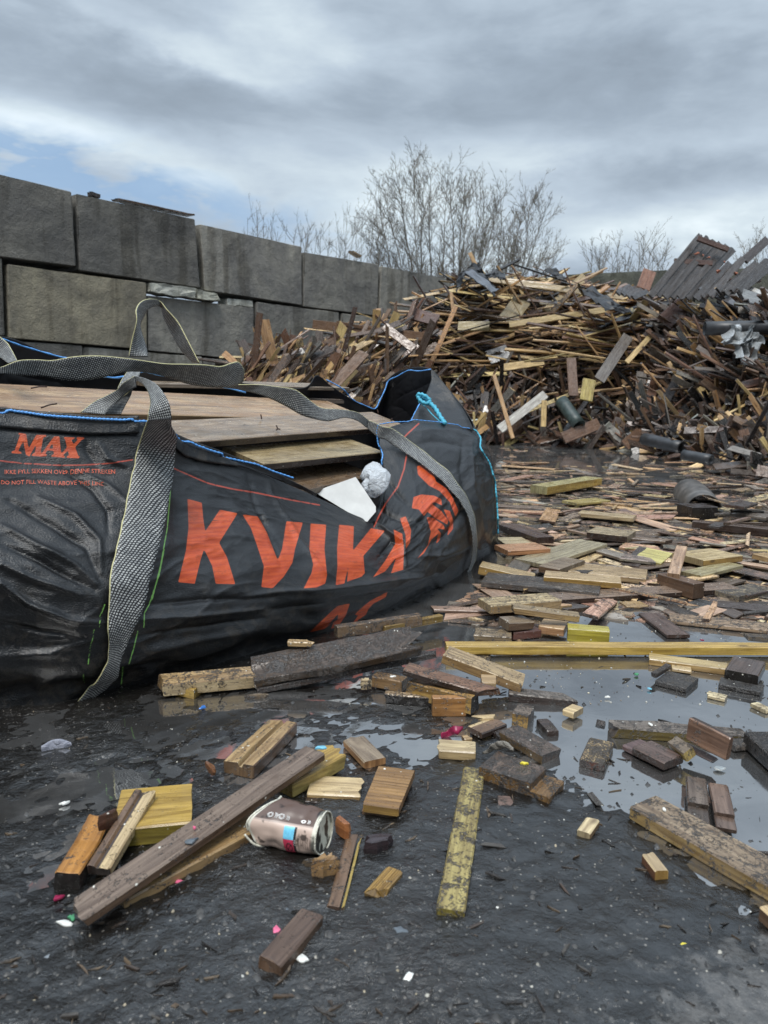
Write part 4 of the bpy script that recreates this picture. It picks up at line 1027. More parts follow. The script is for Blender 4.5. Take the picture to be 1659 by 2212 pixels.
# ------------------------------------------------------------------ foreground boards, measured one by one
b = bz
b('1', (618, 1112), (1232, 1050), (620, 795), .032, .03, 'olive', .12, 'thick square olive-yellow block under the two crossing sticks', sidecol=(.20, .16, .03), jit=.0008)
b('1', (142, 1412), (430, 952), (310, 1480), (.026, .024, .026), .026, 'orange', .28, 'orange weathered block with blackened end at far left', endcol='black', sidecol='dark', br1=.012, jit=.002)
g = board3('moulding_strip', PZ(*zz('1', (352, 1436)), .026), PZ(*zz('1', (768, 772)), .052), PZ(*zz('1', (545, 1440)), .024), .018, 'pale', .30, 'split moulding strip, half dark brown half cream, leaning on the olive block', 'moulding',
   pcols=['brown', 'brown', 'dark', 'pale', 'pale', 'pale', 'pale', 'dark', 'dark', 'dark', 'dark', 'brown'], br0=.012, br1=.01, endcol='dark', groove=(.45, .004, .004))
b('1', (370, 1808), (2255, 505), (160, 1718), (.034, .062, .034), .014, (.165, .125, .10), .28, 'longest grey-brown plank lying across the others in front, left of the cup', name='wood_plank', cat='plank', sidecol='brown', br0=.010, sk0=.012)
board3('wood_plank', PZ(262, 1950, .016), PZ(604, 1764, .020), PZ(222, 1899, .016), .018, (.34, .23, .11), .35, 'tan plank with splintered end under the long plank, touching the cup', 'plank', sidecol=(.30, .20, .10), br1=.03)
board3('wood_offcut', PZ(618, 1700, .03), PZ(750, 1628, .034), PZ(596, 1662, .03), .026, 'olive', .1, 'yellow-green splintered stub poking out behind the long plank', 'offcut', br1=.018, sidecol='yellow')
b('1', (240, 1420), (600, 1290), (215, 1350), .012, .01, 'tan', .3, 'tan sliver lying between olive block and long plank', br0=.01, br1=.01)
b('2', (205, 1222), (545, 880), (5, 1130), .024, .024, (.20, .13, .075), .30, 'brown grooved decking board alone left of the tan square block', groove=(.46, .006, .008), sidecol='tan', pcols=['tan', 'dark', 'pale', 'tan', 'tan', 'tan', 'dark', 'dark', 'dark', 'brown', 'brown', 'brown'], jit=.0012)
b('2', (1085, 1168), (915, 985), (1255, 1128), .014, .014, 'dust', .12, 'dusty tan block with torn orange corner behind the long plank', sidecol=(.33, .19, .09), endcol=(.33, .18, .08), br1=.008)
b('3', (445, 198), (800, 213), (462, 80), .014, .014, 'pale', .14, 'cream block with dark nail lying above the crushed cup', sidecol=(.38, .27, .13))
b('3', (782, 258), (1020, 290), (905, 15), .027, .014, (.22, .125, .045), .16, 'ribbed brown decking offcut right of the cream block', ridges=13, sidecol='honey', endcol=(.25, .13, .05))
b('3', (785, 300), (1008, 325), (805, 250), .013, .013, (.16, .09, .045), .3, 'stepped tongue piece under the near end of the ribbed decking', ridges=0, sidecol='brown')
b('3', (402, 245), (535, 248), (412, 212), .009, .009, 'dark', .4, 'tiny charred wood bit between the cup and the cream block', br0=.01, br1=.01, jit=.002)
b('3', (560, 916), (690, 452), (668, 916), .010, .01, (.10, .066, .052), .25, 'narrow dark brown strip with yellow split edge right of cup', sidecol='dark', br0=.004, groove=(.93, .003, .012), pcols=['brown', 'dark', 'yellow', 'yellow', 'yellow', 'yellow', 'dark', 'dark', 'dark', 'brown', 'brown', 'brown'])
b('3', (868, 892), (1020, 715), (820, 790), .013, .012, 'honey', .30, 'broken ribbed honey-coloured shard right of the dark brown strip', ridges=6, br0=.02, sidecol='honey', sk0=-.02)
b('3', (1255, 916), (1430, 26), (1440, 945), .012, .012, (.30, .25, .10), .44, 'long mossy yellow lath lying towards the camera, caked with mud', name='wood_plank', cat='plank', sidecol='dark', endcol=(.2, .17, .04))
b('3', (122, 1232), (400, 915), (275, 1292), .018, .018, (.10, .066, .05), .22, 'dark brown block nearest the camera beside the pink scrap', endcol='brown', br0=.006, sidecol='brown')
b('4', (456, 830), (750, 850), (450, 745), .018, .018, (.50, .41, .25), .2, 'cream block with black flecks beside the crimson plastic', sidecol=(.40, .30, .16))
b('4', (412, 447), (665, 447), (432, 421), .040, .04, (.36, .19, .075), .32, 'orange squared beam stub standing in the wet mud', sidecol=(.33, .17, .06))
b('4', (50, 415), (425, 446), (60, 386), .021, .021, (.32, .24, .15), .5, 'dark-sided stick with frayed pale top left of orange stub', sidecol='black', br0=.008, jit=.0015)
b('4', (236, 330), (715, 452), (285, 283), .042, .036, (.36, .225, .085), .42, 'mustard beam under the reddish plank, partly sunk in mud', sidecol='honey', endcol='black', jit=.0015)
b('4', (150, 222), (795, 408), (310, 196), (.072, .050, .072), .014, (.16, .085, .05), .38, 'wet reddish-brown board sloping over the mustard beam', name='wood_plank', cat='plank', sidecol='dark', br1=.012, sk1=.03)
b('4', (790, 330), (898, 335), (780, 268), (.052, .052, .058), .02, 'tan', .12, 'small tan cube of wood wedged beside the sloping tan beam')
b('4', (492, 122), (1082, 345), (548, 57), (.085, .038, .085), .022, (.33, .245, .14), .36, 'heavy tan beam sloping down from the muddy plank into the puddle', name='wood_beam', cat='beam', sidecol=(.29, .19, .09), endcol=(.36, .27, .15))
b('4', (985, 412), (1438, 462), (995, 362), (.020, .014, .022), .02, 'grey', .45, 'wedge-shaped grey board edge under the tip of the tan beam', sidecol='dark', sk1=-.03)
b('4', (1026, 556), (1163, 582), (1046, 482), .026, .03, (.15, .12, .10), .5, 'small squared block in the puddle edge, grey top and yellow side', sidecol='honey')
b('4', (1400, 535), (1480, 562), (1445, 482), .02, .014, 'pale', .1, 'small pale bit with torn film floating beside the wedge board')
b('4', (1248, 690), (1352, 682), (1215, 598), .012, .014, 'dark', .4, 'small dark chunk with a split end floating at the puddle edge', br1=.01)
b('4', (765, 718), (955, 645), (708, 640), .018, .012, (.14, .10, .08), .3, 'snapped brown board with pale splintered back edge', br1=.006, pcols=['brown', 'brown', 'brown', 'brown', 'pale', 'pale', 'pale', 'dark', 'dark', 'dark', 'dark', 'dark'])
b('4', (708, 600), (905, 590), (720, 572), .022, .006, 'pale', .15, 'pale yellow splinter curling along the snapped brown board', br0=.02, br1=.01)
b('4', (920, 692), (1252, 882), (1048, 637), (.020, .016, .020), .018, (.105, .08, .068), .5, 'dark muddy plank behind the stepped slab', sidecol=(.09, .06, .03), br1=.006)
b('4', (870, 690), (930, 735), (960, 650), .012, .012, 'dark', .6, 'muddy corner piece under the left end of the dark plank')
b('4', (766, 946), (902, 832), (1145, 1076), .028, .03, (.115, .085, .07), .55, 'widest stepped slab with yellow leaf fleck on top', sidecol=(.17, .10, .04), endcol=(.17, .10, .04), step=.032)
b('4', (905, 1236), (1036, 1246), (910, 1160), .008, .01, (.13, .085, .07), .4, 'tiny square brown block in front of the stepped slab')
b('4', (640, 752), (700, 745), (660, 716), .01, .008, 'tan', .1, 'small tan chip touching the crimson plastic', br1=.006)
b('2', (215, 545), (1600, 272), (202, 338), (.028, .085, .060), .022, (.070, .050, .037), .50, 'big mud-caked plank leaning along the foot of the bag', name='wood_plank', cat='plank', sidecol=(.075, .05, .03), br1=.03, jit=.003)
b('2', (240, 600), (1659, 310), (260, 560), (.012, .055, .012), .014, 'dark', .7, 'thin black slat under the mud-caked plank', name='wood_plank', cat='plank', br1=.02, jit=.002)
board3('wood_plank', PZ(330, 1482, .035), PZ(548, 1462, .035), PZ(345, 1455, .045), .03, 'tan', .45, 'tan plank mostly hidden under the belly of the bag', 'plank', sidecol='pale', br0=.02)
b('S', (1060, 825), (1180, 850), (1110, 765), (.022, .020, .026), .022, 'olive', .35, 'small olive block sunk beside the bag strap tail', sidecol='olive')
b('2', (850, 118), (1520, 20), (880, 90), .06, .03, (.2, .14, .09), .55, 'brown plank end tucked between bag foot and muddy plank', name='wood_plank', cat='plank')
b('2', (1180, 125), (1659, 30), (1250, 90), .045, .02, (.22, .15, .05), .3, 'thin mustard slat beside the muddy plank near the bag corner')
b('2', (476, 228), (700, 236), (490, 205), .09, .012, 'tan', .4, 'tan sliver sticking out above the muddy plank', br0=.004, br1=.02)
b('2', (1150, 500), (1400, 545), (1160, 452), .03, .025, (.22, .14, .07), .45, 'short brown block in the shade under the muddy plank end')
# right-hand puddle
board3('wood_beam', PZ(958, 1396, .030), PZ(1830, 1399, .030), PZ(968, 1384.5, .030), .022, (.40, .28, .09), .10, 'longest mustard lath lying straight across the puddle', 'beam', sidecol=(.42, .29, .07), jit=.0005)
b('5', (592, 142), (1235, 226), (900, 134), .016, .016, (.42, .33, .17), .15, 'wide pale board just below the straight mustard lath', name='wood_plank', cat='plank', sidecol=(.33, .22, .09))
b('5', (1330, 240), (1395, 138), (1590, 292), .034, .022, (.075, .055, .048), .22, 'thick dark brown block under the right end of mustard lath', sidecol='black', endcol='black')
b('5', (806, 328), (1042, 388), (898, 250), .012, .012, 'slate', .75, 'black muddy flat square floating below the wide pale board', sidecol='black')
b('5', (788, 292), (912, 212), (762, 268), .022, .01, 'dark', .6, 'curled dark strip leaning on the black square', br0=.01, jit=.002)
b('5', (926, 236), (1072, 256), (932, 200), .010, .008, 'pale', .25, 'small cream slat between the black square and the pale board')
b('5', (1285, 352), (1632, 418), (1300, 298), .012, .012, 'slate', .6, 'flat black plank in the water under the thick dark block', sidecol='black')
b('5', (1178, 432), (1336, 468), (1192, 400), .009, .008, (.5, .43, .28), .3, 'small cream slat floating alone in open water')
b('5', (1612, 562), (1668, 552), (1556, 494), .009, .008, (.5, .43, .28), .3, 'cream slat at the right edge above the long grey plank')
b('5', (422, 684), (1508, 755), (398, 614), (.022, .018, .022), .022, 'grey', .42, 'long grey plank with curled left end floating across the puddle', name='wood_plank', cat='plank', sidecol=(.11, .085, .03), br0=.02, jit=.0015)
b('5', (300, 640), (425, 684), (288, 602), (.028, .022, .034), .012, 'dark', .6, 'black curled tip torn from the long grey plank', br0=.02, jit=.003)
b('5', (222, 925), (300, 757), (418, 972), .014, .014, (.34, .26, .15), .62, 'pale rectangular block smeared with black mud in the middle of the puddle', sidecol='tan', endcol=(.09, .04, .03))
b('5', (656, 848), (908, 972), (748, 768), .020, .016, (.115, .08, .07), .38, 'purplish-brown board floating left of the tilted brown slab', sidecol='dark', endcol='dark', br1=.004)
b('5', (572, 830), (690, 888), (665, 760), .012, .01, (.12, .08, .08), .3, 'thin lower board under the left end of purplish-brown one')
b('5', (882, 795), (1012, 888), (955, 737), (.030, .028, .042), .022, (.15, .12, .09), .4, 'blunt piece with ridged yellow end propping the tilted slab', sidecol='yellow', endcol='yellow')
b('5', (1028, 775), (1330, 938), (1066, 612), (.044, .036, .085), .014, (.19, .115, .08), .22, 'upper tilted reddish-brown slab standing over the puddle', sidecol='dark', jit=.001)
b('5', (1012, 838), (1262, 968), (1030, 790), (.024, .018, .034), .012, (.10, .07, .065), .25, 'lower tilted slab directly under the reddish-brown one', sidecol='black')
b('5', (1505, 742), (1800, 1010), (1750, 690), .034, .03, 'black', .5, 'black soaked board cut off by the right edge', sidecol='black')
b('5', (1362, 832), (1552, 812), (1372, 762), .014, .012, 'grey', .6, 'short grey piece between tilted slabs and black board')
b('5', (1046, 1246), (1036, 1040), (1216, 1300), .024, .012, (.115, .09, .075), .35, 'left one of the twin stepped blocks', endstep=.05, sidecol='dark')
b('5', (1248, 1312), (1205, 1088), (1414, 1366), .024, .012, (.15, .105, .085), .22, 'right one of the twin stepped blocks', endstep=.035, sidecol='dark')
b('6', (606, 428), (1800, 1115), (815, 345), .022, .022, (.24, .185, .13), .45, 'broad heavy plank entering from the right edge', name='wood_plank', cat='plank', sidecol=(.30, .21, .09), endcol=(.3, .21, .09))
b('6', (205, 602), (283, 492), (305, 642), .012, .012, (.52, .43, .27), .1, 'small cream cube left of the broad heavy plank', sidecol=(.3, .2, .1))
b('6', (692, 782), (802, 925), (790, 770), (.015, .016, .015), .016, (.50, .40, .25), .15, 'cream block with burnt orange side below the broad plank', sidecol=(.13, .06, .03), endcol='honey')
b('6', (1600, 1195), (1750, 1330), (1690, 1165), .02, .02, (.5, .38, .22), .1, 'pale block cut off by the right edge below the broad plank', sidecol='brown')
# mid-ground offcuts measured individually
M = 'M'
b(M, (505, 868), (742, 886), (545, 840), .046, .036, (.40, .36, .09), .10, 'bright yellow-green block with black end behind the mustard lath', sidecol=(.40, .35, .06), endcol='black')
b(M, (180, 842), (322, 832), (152, 800), (.052, .048, .055), .022, 'dust', .2, 'tan block resting on a dark one near the bag corner', sidecol='brown')
b(M, (190, 895), (350, 880), (200, 860), .024, .022, (.11, .05, .04), .3, 'dark maroon block under the tan one near the bag corner')
b(M, (350, 852), (500, 872), (400, 812), .034, .022, (.38, .26, .14), .15, 'pinkish tan block leaning against the yellow-green one', sidecol=(.3, .17, .09), br1=.004)
b(M, (172, 745), (562, 797), (232, 727), (.082, .066, .082), .018, (.25, .19, .11), .35, 'split-ended brown plank on top of the stack by the bag corner', name='wood_plank', cat='plank', br0=.01, sidecol='tan')
b(M, (15, 748), (430, 715), (90, 690), .058, .024, (.40, .32, .19), .4, 'broad pale plank under the split-ended one', name='wood_plank', cat='plank', sidecol='tan')
b(M, (-10, 905), (205, 920), (0, 862), .026, .016, (.22, .17, .11), .4, 'muddy brown board pointing right just above the mustard lath')
b(M, (430, 708), (1462, 642), (442, 664), (.024, .026, .026), .018, (.21, .155, .12), .30, 'long brown plank with muddy right half across the debris', name='wood_plank', cat='plank', sidecol='dark')
b(M, (940, 792), (1105, 917), (1030, 770), .012, .01, (.10, .068, .058), .3, 'dark brown board slanting in open water', sidecol='dark')
b(M, (1120, 822), (1760, 890), (1085, 776), .014, .012, (.30, .22, .15), .45, 'long tan board running off the right edge above the mustard lath', name='wood_plank', cat='plank')
b(M, (730, 776), (902, 800), (735, 755), .009, .008, (.3, .23, .15), .4, 'short tan slat floating in the reflection of the sky')
b(M, (850, 745), (972, 742), (826, 716), .009, .008, 'tan', .3, 'thin tan piece floating under the long brown plank')
b(M, (1210, 722), (1375, 762), (1265, 698), .009, .008, 'slate', .5, 'thin grey square floating right of centre')
b(M, (1420, 668), (1560, 705), (1500, 598), .024, .02, (.30, .25, .17), .6, 'muddy thick square block near the right edge')
b(M, (1355, 745), (1425, 755), (1385, 688), .009, .008, 'dust', .3, 'small dusty board floating below the muddy right end of long plank')
b(M, (1040, 560), (1245, 620), (1090, 548), .060, .050, (.12, .075, .05), .2, 'thick dark block with a tan stick on it')
b(M, (1088, 555), (1140, 398), (1160, 560), (.072, .10, .072), .014, (.40, .27, .18), .12, 'tan stick standing up from the thick dark block')
b(M, (1240, 490), (1465, 462), (1170, 432), .055, .024, (.47, .38, .22), .12, 'clean pale board high on the debris right of centre', sidecol='honey')
b(M, (1270, 572), (1515, 512), (1175, 543), .035, .014, (.30, .27, .16), .15, 'flat olive-grey board below the clean pale one')
b(M, (920, 470), (1080, 505), (945, 405), (.030, .022, .045), .010, (.48, .44, .16), .06, 'lemon-yellow thin panel left of the tan stick')
b(M, (380, 512), (740, 392), (235, 470), (.028, .045, .028), .016, (.30, .27, .185), .22, 'big grey-green board floating in the middle distance', name='wood_plank', cat='plank')
b(M, (355, 512), (480, 535), (500, 462), .045, .024, 'dust', .2, 'brown block end below the big grey-green board', sidecol='brown')
b(M, (395, 575), (840, 612), (395, 540), .050, .022, (.42, .32, .19), .2, 'tan board with a knot in front of the grey-green one', name='wood_plank', cat='plank', sidecol='honey')
b(M, (545, 545), (985, 590), (545, 492), .030, .02, (.36, .27, .16), .3, 'broad tan board behind the knotty one', name='wood_plank', cat='plank')
b(M, (20, 600), (690, 665), (90, 550), .035, .02, (.14, .125, .115), .6, 'muddy grey board running out from under the bag corner', name='wood_plank', cat='plank')
b(M, (30, 515), (345, 590), (40, 485), (.05, .02, .05), .03, (.38, .29, .16), .2, 'honey beam leaning out from under the bag edge', sidecol='honey')
b(M, (150, 432), (390, 418), (148, 392), .05, .02, (.42, .24, .14), .12, 'orange-pink board end beside the bag edge', sidecol=(.4, .2, .1))
b(M, (130, 392), (290, 390), (150, 352), .03, .012, (.47, .40, .26), .15, 'cream board beside the bag edge above the orange-pink one')
b(M, (155, 285), (385, 365), (190, 262), .05, .03, (.075, .05, .045), .2, 'dark reddish beam angled beside the bag edge', sidecol='dark')
b(M, (660, 325), (900, 352), (648, 287), .05, .03, (.36, .30, .20), .35, 'pale gritty board with dark side in the middle distance', sidecol='dark')
b(M, (1182, 184), (1335, 182), (1192, 160), .075, .075, (.04, .032, .03), .2, 'dark cubic block of timber standing on the debris', name='timber_block', sidecol='black')
b(M, (1235, 262), (1700, 310), (1240, 250), .045, .035, (.08, .055, .045), .2, 'long dark beam running off right beside the cubic block', name='wood_beam', cat='beam', sidecol='dark')
b(M, (340, 78), (665, 25), (380, 45), .075, .05, (.36, .33, .17), .12, 'wide yellow-green board floating farthest out', name='wood_plank', cat='plank', sidecol='olive')
b(M, (520, 165), (720, 148), (540, 140), .03, .015, (.36, .30, .12), .2, 'yellowish slat floating behind the big grey-green board')
b(M, (590, 215), (910, 245), (600, 198), .04, .02, (.40, .32, .2), .2, 'long pale slat floating in front of the far pieces')
b(M, (1445, 200), (1625, 205), (1450, 192), .06, .02, 'black', .2, 'black slat on the right-hand debris mound')
b(M, (1440, 215), (1640, 240), (1560, 190), .05, .015, 'grey', .2, 'grey panel piece on the right-hand debris mound')
b(M, (1590, 450), (1700, 475), (1605, 430), .05, .02, 'tan', .2, 'tan block at the right edge above the cream boards')

# ------------------------------------------------------------------ shards, chips and rubbish
def chunk(z, c, r, zt, thick, col, label, cat='wood chunk', name='wood_chunk', seed=0, group=None, m=None, mud=.4, ang=0., asp=.5, jag=.35, npt=14):
    P0 = PZ(*zz(z, c), zt); L = r * ZM[z][2] / F * (P0 - CAMP).length
    rng = random.Random(seed); ca, sa = math.cos(ang), math.sin(ang)
    ring = []
    for i in range(npt):
        a = 2 * math.pi * i / npt; rr = L * (1 + jag * rng.uniform(-1, .6))
        x, y = math.cos(a) * rr, math.sin(a) * rr * asp; ring.append((x * ca - y * sa, x * sa + y * ca))
    V = [(x * .85, y * .85, thick * rng.uniform(-.05, .12)) for x, y in ring] + [(x, y, -thick * .4) for x, y in ring] + [(x * .9, y * .9, -thick) for x, y in ring]
    n = npt; Fq = [tuple(range(n))] + [(k * n + i, (k + 1) * n + i, (k + 1) * n + (i + 1) % n, k * n + (i + 1) % n) for k in range(2) for i in range(n)] + [tuple(2 * n + i for i in range(n))[::-1]]
    me = bpy.data.meshes.new(name); me.from_pydata(V, [], Fq); C = PAL[col] if isinstance(col, str) else col
    setuv(me, [(V[i][0] * ca + V[i][1] * sa + seed, -V[i][0] * sa + V[i][1] * ca + V[i][2]) for f in Fq for i in f]); setcol(me, [tuple(C) + (mud,)] * sum(len(f) for f in Fq)); flipfix(me)
    o = link(name, me, m or WOOD); o.location = P0; tag(o, label, cat, group); return o
chunk('3', (670, 375), 75, .03, .022, (.36, .15, .06), 'triangular orange wood shard at the base of the cup', seed=3, ang=-.9, asp=.42, mud=.12, npt=7)
chunk('3', (890, 480), 95, .022, .02, (.035, .025, .03), 'black rotten wood chunk between strip and ribbed decking', seed=5, ang=.35, asp=.5, mud=.2)
chunk('3', (480, 615), 60, .012, .012, (.08, .06, .04), 'dark frayed fibres in front of the splintered chunk', seed=8, ang=.3, asp=.4)
chunk('3', (545, 605), 85, .03, .026, (.27, .17, .08), 'splintered honey-brown chunk in front of the cup', seed=7, ang=.35, asp=.5, mud=.35, npt=18)
chunk('1', (1350, 610), 95, .02, .010, (.16, .075, .035), 'curled rust-brown bark sliver on wet mud', 'bark', 'bark_sliver', 11, ang=-.95, asp=.25, npt=9, mud=.1)
chunk('1', (545, 985), 90, .055, .02, (.07, .035, .025), 'rotten dark sliver between the orange block and moulding', 'bark', 'bark_sliver', 12, ang=.9, asp=.3, npt=10, mud=.2)
chunk('2', (250, 640), 95, .008, .008, (.13, .1, .07), 'loose brown splinters below the left end of muddy plank', seed=14, ang=.2, asp=.2)
chunk('2', (1100, 525), 40, .03, .02, (.4, .32, .2), 'pale broken knob of wood under the muddy plank', seed=15, asp=.8)
def scrap_mat(name, col, rough=.35): return simple(name, col, rough, 60, .25, .3, .001)
PINK, CRIM, SKYB, WHI, GRN, YEL, DKG, BLU = (scrap_mat(*a) for a in [('pink_plastic', (.62, .12, .22)), ('crimson_plastic', (.22, .012, .05)), ('pale_blue_plastic', (.16, .42, .55)), ('white_plastic', (.66, .66, .62)), ('green_plastic', (.05, .22, .10)), ('yellow_plastic', (.62, .52, .05)), ('grey_plastic', (.09, .105, .12)), ('blue_plastic', (.03, .14, .42))])
for k, c, r, m, lab, s in [('3', (247, 1055), 42, PINK, 'pink plastic scrap beside the dark brown block nearest camera', 1), ('1', (1135, 1525), 55, PINK, 'pink torn scrap just below the tan plank', 2), ('1', (162, 1632), 46, CRIM, 'crimson scrap below the blackened orange block', 3),
                     ('1', (1228, 1087), 20, PINK, 'tiny pink fleck on top of the long grey-brown plank', 4), ('2', (750, 1050), 42, SKYB, 'pale blue scrap on the far end of long plank', 5), ('3', (710, 438), 20, BLU, 'small blue scrap below the triangular orange shard', 6),
                     ('3', (1030, 1055), 62, DKG, 'dark grey curved shard right of the block nearest camera', 7), ('3', (300, 930), 36, DKG, 'grey scrap above the pink one', 8), ('1', (270, 1790), 40, GRN, 'green scrap at the near tip of long plank', 9),
                     ('6', (1015, 1480), 34, YEL, 'yellow scrap lying in mud at lower right', 10), ('6', (1110, 1452), 14, YEL, 'small yellow fleck right of the larger yellow scrap', 11), ('5', (1300, 992), 50, WHI, 'white triangular shard below the tilted slabs', 12),
                     ('3', (1080, 1345), 48, WHI, 'dirty white scrap in the mud right of the front block', 13), ('3', (410, 1235), 45, WHI, 'white torn flake right of the front block', 14), ('1', (210, 895), 30, WHI, 'short white fragment left of the olive block', 15),
                     ('3', (330, 610), 34, WHI, 'crumbly white lump in front of the cup', 16), ('2', (1310, 495), 26, WHI, 'white chip on the brown block under muddy plank', 17), ('5', (870, 1303), 24, WHI, 'white oval chip on the broad heavy plank', 18),
                     ('1', (215, 1835), 55, WHI, 'white splinter near the bottom left corner', 19), ('5', (660, 275), 22, GRN, 'mint fleck floating in the puddle', 20), ('5', (757, 384), 18, SKYB, 'pale blue fleck floating in the puddle', 21), ('5', (440, 447), 20, WHI, 'white triangle floating in the puddle', 22),
                     ('5', (762, 655), 24, WHI, 'white curled flake on the long grey plank', 23), ('4', (1100, 922), 30, YEL, 'yellow leaf fleck on the stepped slab', 24), ('1', (1292, 150), 34, BLU, 'thin blue sliver in the mud below the bag', 25), ('5', (1157, 16), 14, CRIM, 'red fleck on the slat behind the mustard lath', 26),
                     ('1', (1205, 1190), 50, DKG, 'glassy grey flake lying on the long plank', 27), ('6', (1690, 1600), 30, WHI, 'pale flake at the right edge', 28), ('6', (480, 1450), 26, WHI, 'whitish smear of plaster at lower right', 29), ('6', (300, 1800), 34, WHI, 'whitish crumb near the bottom edge right of centre', 30)]:
    zt = {4: .052, 27: .048, 5: .066, 24: .031, 23: .025, 17: .032, 18: .026, 26: .02}.get(s, .006)
    chunk(k, c, r, zt, .003, (0, 0, 0), lab, 'scrap', 'plastic_scrap' if m is not WHI else 'white_flake', s, None, m, ang=s * 1.3, asp=.55, jag=.5, npt=9)
crumple('plastic_scrap', [(PZ(*zz('4', (485, 705)), .012), .004), (PZ(*zz('4', (540, 695)), .010), .009), (PZ(*zz('4', (600, 690)), .02), .009), (PZ(*zz('4', (636, 665)), .02), .003)], 'crumpled crimson plastic in front of the snapped board', 'scrap', CRIM, amp=.009, flat=.35)
crumple('plastic_scrap', [(PZ(*zz('4', (790, 842)), .012), .002), (PZ(*zz('4', (870, 815)), .03), .008), (PZ(*zz('4', (960, 790)), .045), .008), (PZ(*zz('4', (1010, 815)), .045), .003)], 'dirty film scrap draped behind the stepped slab', 'plastic scrap', film_mat('dirty_film', (.25, .23, .2), .2), amp=.006, flat=.5)
crumple('plastic_scrap', [(PZ(*zz('1', (40, 480)), .004), .006), (PZ(*zz('1', (150, 450)), .006), .010), (PZ(*zz('1', (270, 432)), .006), .003)], 'clear film strip stuck in the mud below the bag', 'plastic scrap', film_mat('thin_film', (.35, .36, .42), .3), amp=.004, flat=.3)
# loose grit: crumbs nobody could count
def grit(name, n, sampler, cols, rmin, rmax, label, cat, seed):
    rng = random.Random(seed); V, Fq, C = [], [], []
    for _ in range(n):
        p = sampler(rng)
        if p is None: continue
        r = rmin + (rmax - rmin) * rng.random() ** 3; k = rng.choice((5, 6, 7)); a0 = rng.random() * 6; asp = rng.uniform(.4, 1); th = r * rng.uniform(.3, .9)
        n0 = len(V); rot = rng.random() * 6
        for i in range(k):
            a = a0 + 6.283 * i / k; q = r * rng.uniform(.7, 1.15); x, y = math.cos(a) * q, math.sin(a) * q * asp
            V.append((p[0] + x * math.cos(rot) - y * math.sin(rot), p[1] + x * math.sin(rot) + y * math.cos(rot), p[2] - th * .3))
        V.append((p[0], p[1], p[2] + th))
        c = rng.choice(cols); kq = rng.uniform(.7, 1.2); c = tuple(x * kq for x in c)
        for i in range(k): Fq.append((n0 + i, n0 + (i + 1) % k, n0 + k)); C += [c + (.1,)] * 3
    me = bpy.data.meshes.new(name); me.from_pydata(V, [], Fq); setcol(me, C); me.shade_smooth()
    m, t, b_ = mat(name + '_surface'); t.l.new(t.add('ShaderNodeAttribute', attribute_name='col').outputs['Color'], b_.inputs['Base Color']); b_.inputs['Roughness'].default_value = .45
    o = link(name, me, m); tag(o, label, cat, None, 'stuff'); return o
def gz(x, y):
    h = GB.ray_cast(Vector((x, y, 1)), Vector((0, 0, -1))); z = h[0].z if h[0] else 0
    return max(z, 0.0)
def samp_near(rng):
    px_, py_ = rng.uniform(-80, 1740), 1440 + 850 * rng.random() ** .85
    p = PZ(px_, py_, 0); 
    if noise.noise(p * 5) < -.25 and rng.random() < .7: return None
    return (p.x, p.y, gz(p.x, p.y))
grit('mud_crumbs', 2600, samp_near, [(.012, .011, .010), (.03, .028, .026), (.05, .047, .044)], .0012, .0075, 'dark mud crumbs scattered over the wet ground', 'mud', 1)
grit('pale_crumbs', 330, samp_near, [(.36, .34, .29), (.26, .24, .20), (.48, .47, .43), (.30, .25, .17)], .0007, .0040, 'tiny pale crumbs scattered over the wet ground', 'crumbs', 2)
def samp_far(rng):
    px_, py_ = rng.uniform(1000, 1760), 960 + 560 * rng.random() ** 1.2
    p = PZ(px_, py_, .002); 
    h = BVA.ray_cast(Vector((p.x, p.y, -.005)), Vector((0, 0, 1)))
    return None if h[0] is not None else (p.x, p.y, .001)
grit('floating_crumbs', 2200, samp_far, [(.40, .36, .27), (.22, .17, .12), (.06, .05, .045), (.42, .41, .37), (.03, .027, .025)], .0008, .004, 'small floating crumbs and flakes on the puddle', 'crumbs', 3)

rs = random.Random(77); V, Fq, U, C = [], [], [], []
for i in range(330):
    q = samp_near(rs)
    if q is None: continue
    L = rs.uniform(.004, .026) * (1 if rs.random() < .93 else 2.2); W_b = L * rs.uniform(.05, .28); T = rs.uniform(.001, .004); c = rs.choice([(.10, .07, .045), (.045, .033, .026), (.02, .018, .017), (.02, .018, .017), (.12, .09, .06), (.06, .055, .05)])
    g = board_geo(L, W_b, T, c, .4, rs, detail=0, sk0=rs.uniform(-.01, .01), sk1=rs.uniform(-.01, .01)); a = rs.uniform(0, 6.28)
    mm = Matrix.Translation(Vector(q) + Vector((0, 0, T * .6))) @ Matrix.Rotation(a, 4, 'Z') @ Matrix.Rotation(rs.gauss(0, .15), 4, 'Y'); n0 = len(V)
    V += [tuple(mm @ Vector(v)) for v in g[0]]; Fq += [tuple(k + n0 for k in f) for f in g[1]]; U += g[2]; C += g[3]
o = link('mud_splinters', geo_mesh('mud_splinters', (V, Fq, U, C)), WOOD); tag(o, 'small dark splinters and slivers trodden into the mud', 'splinters', None, 'stuff')
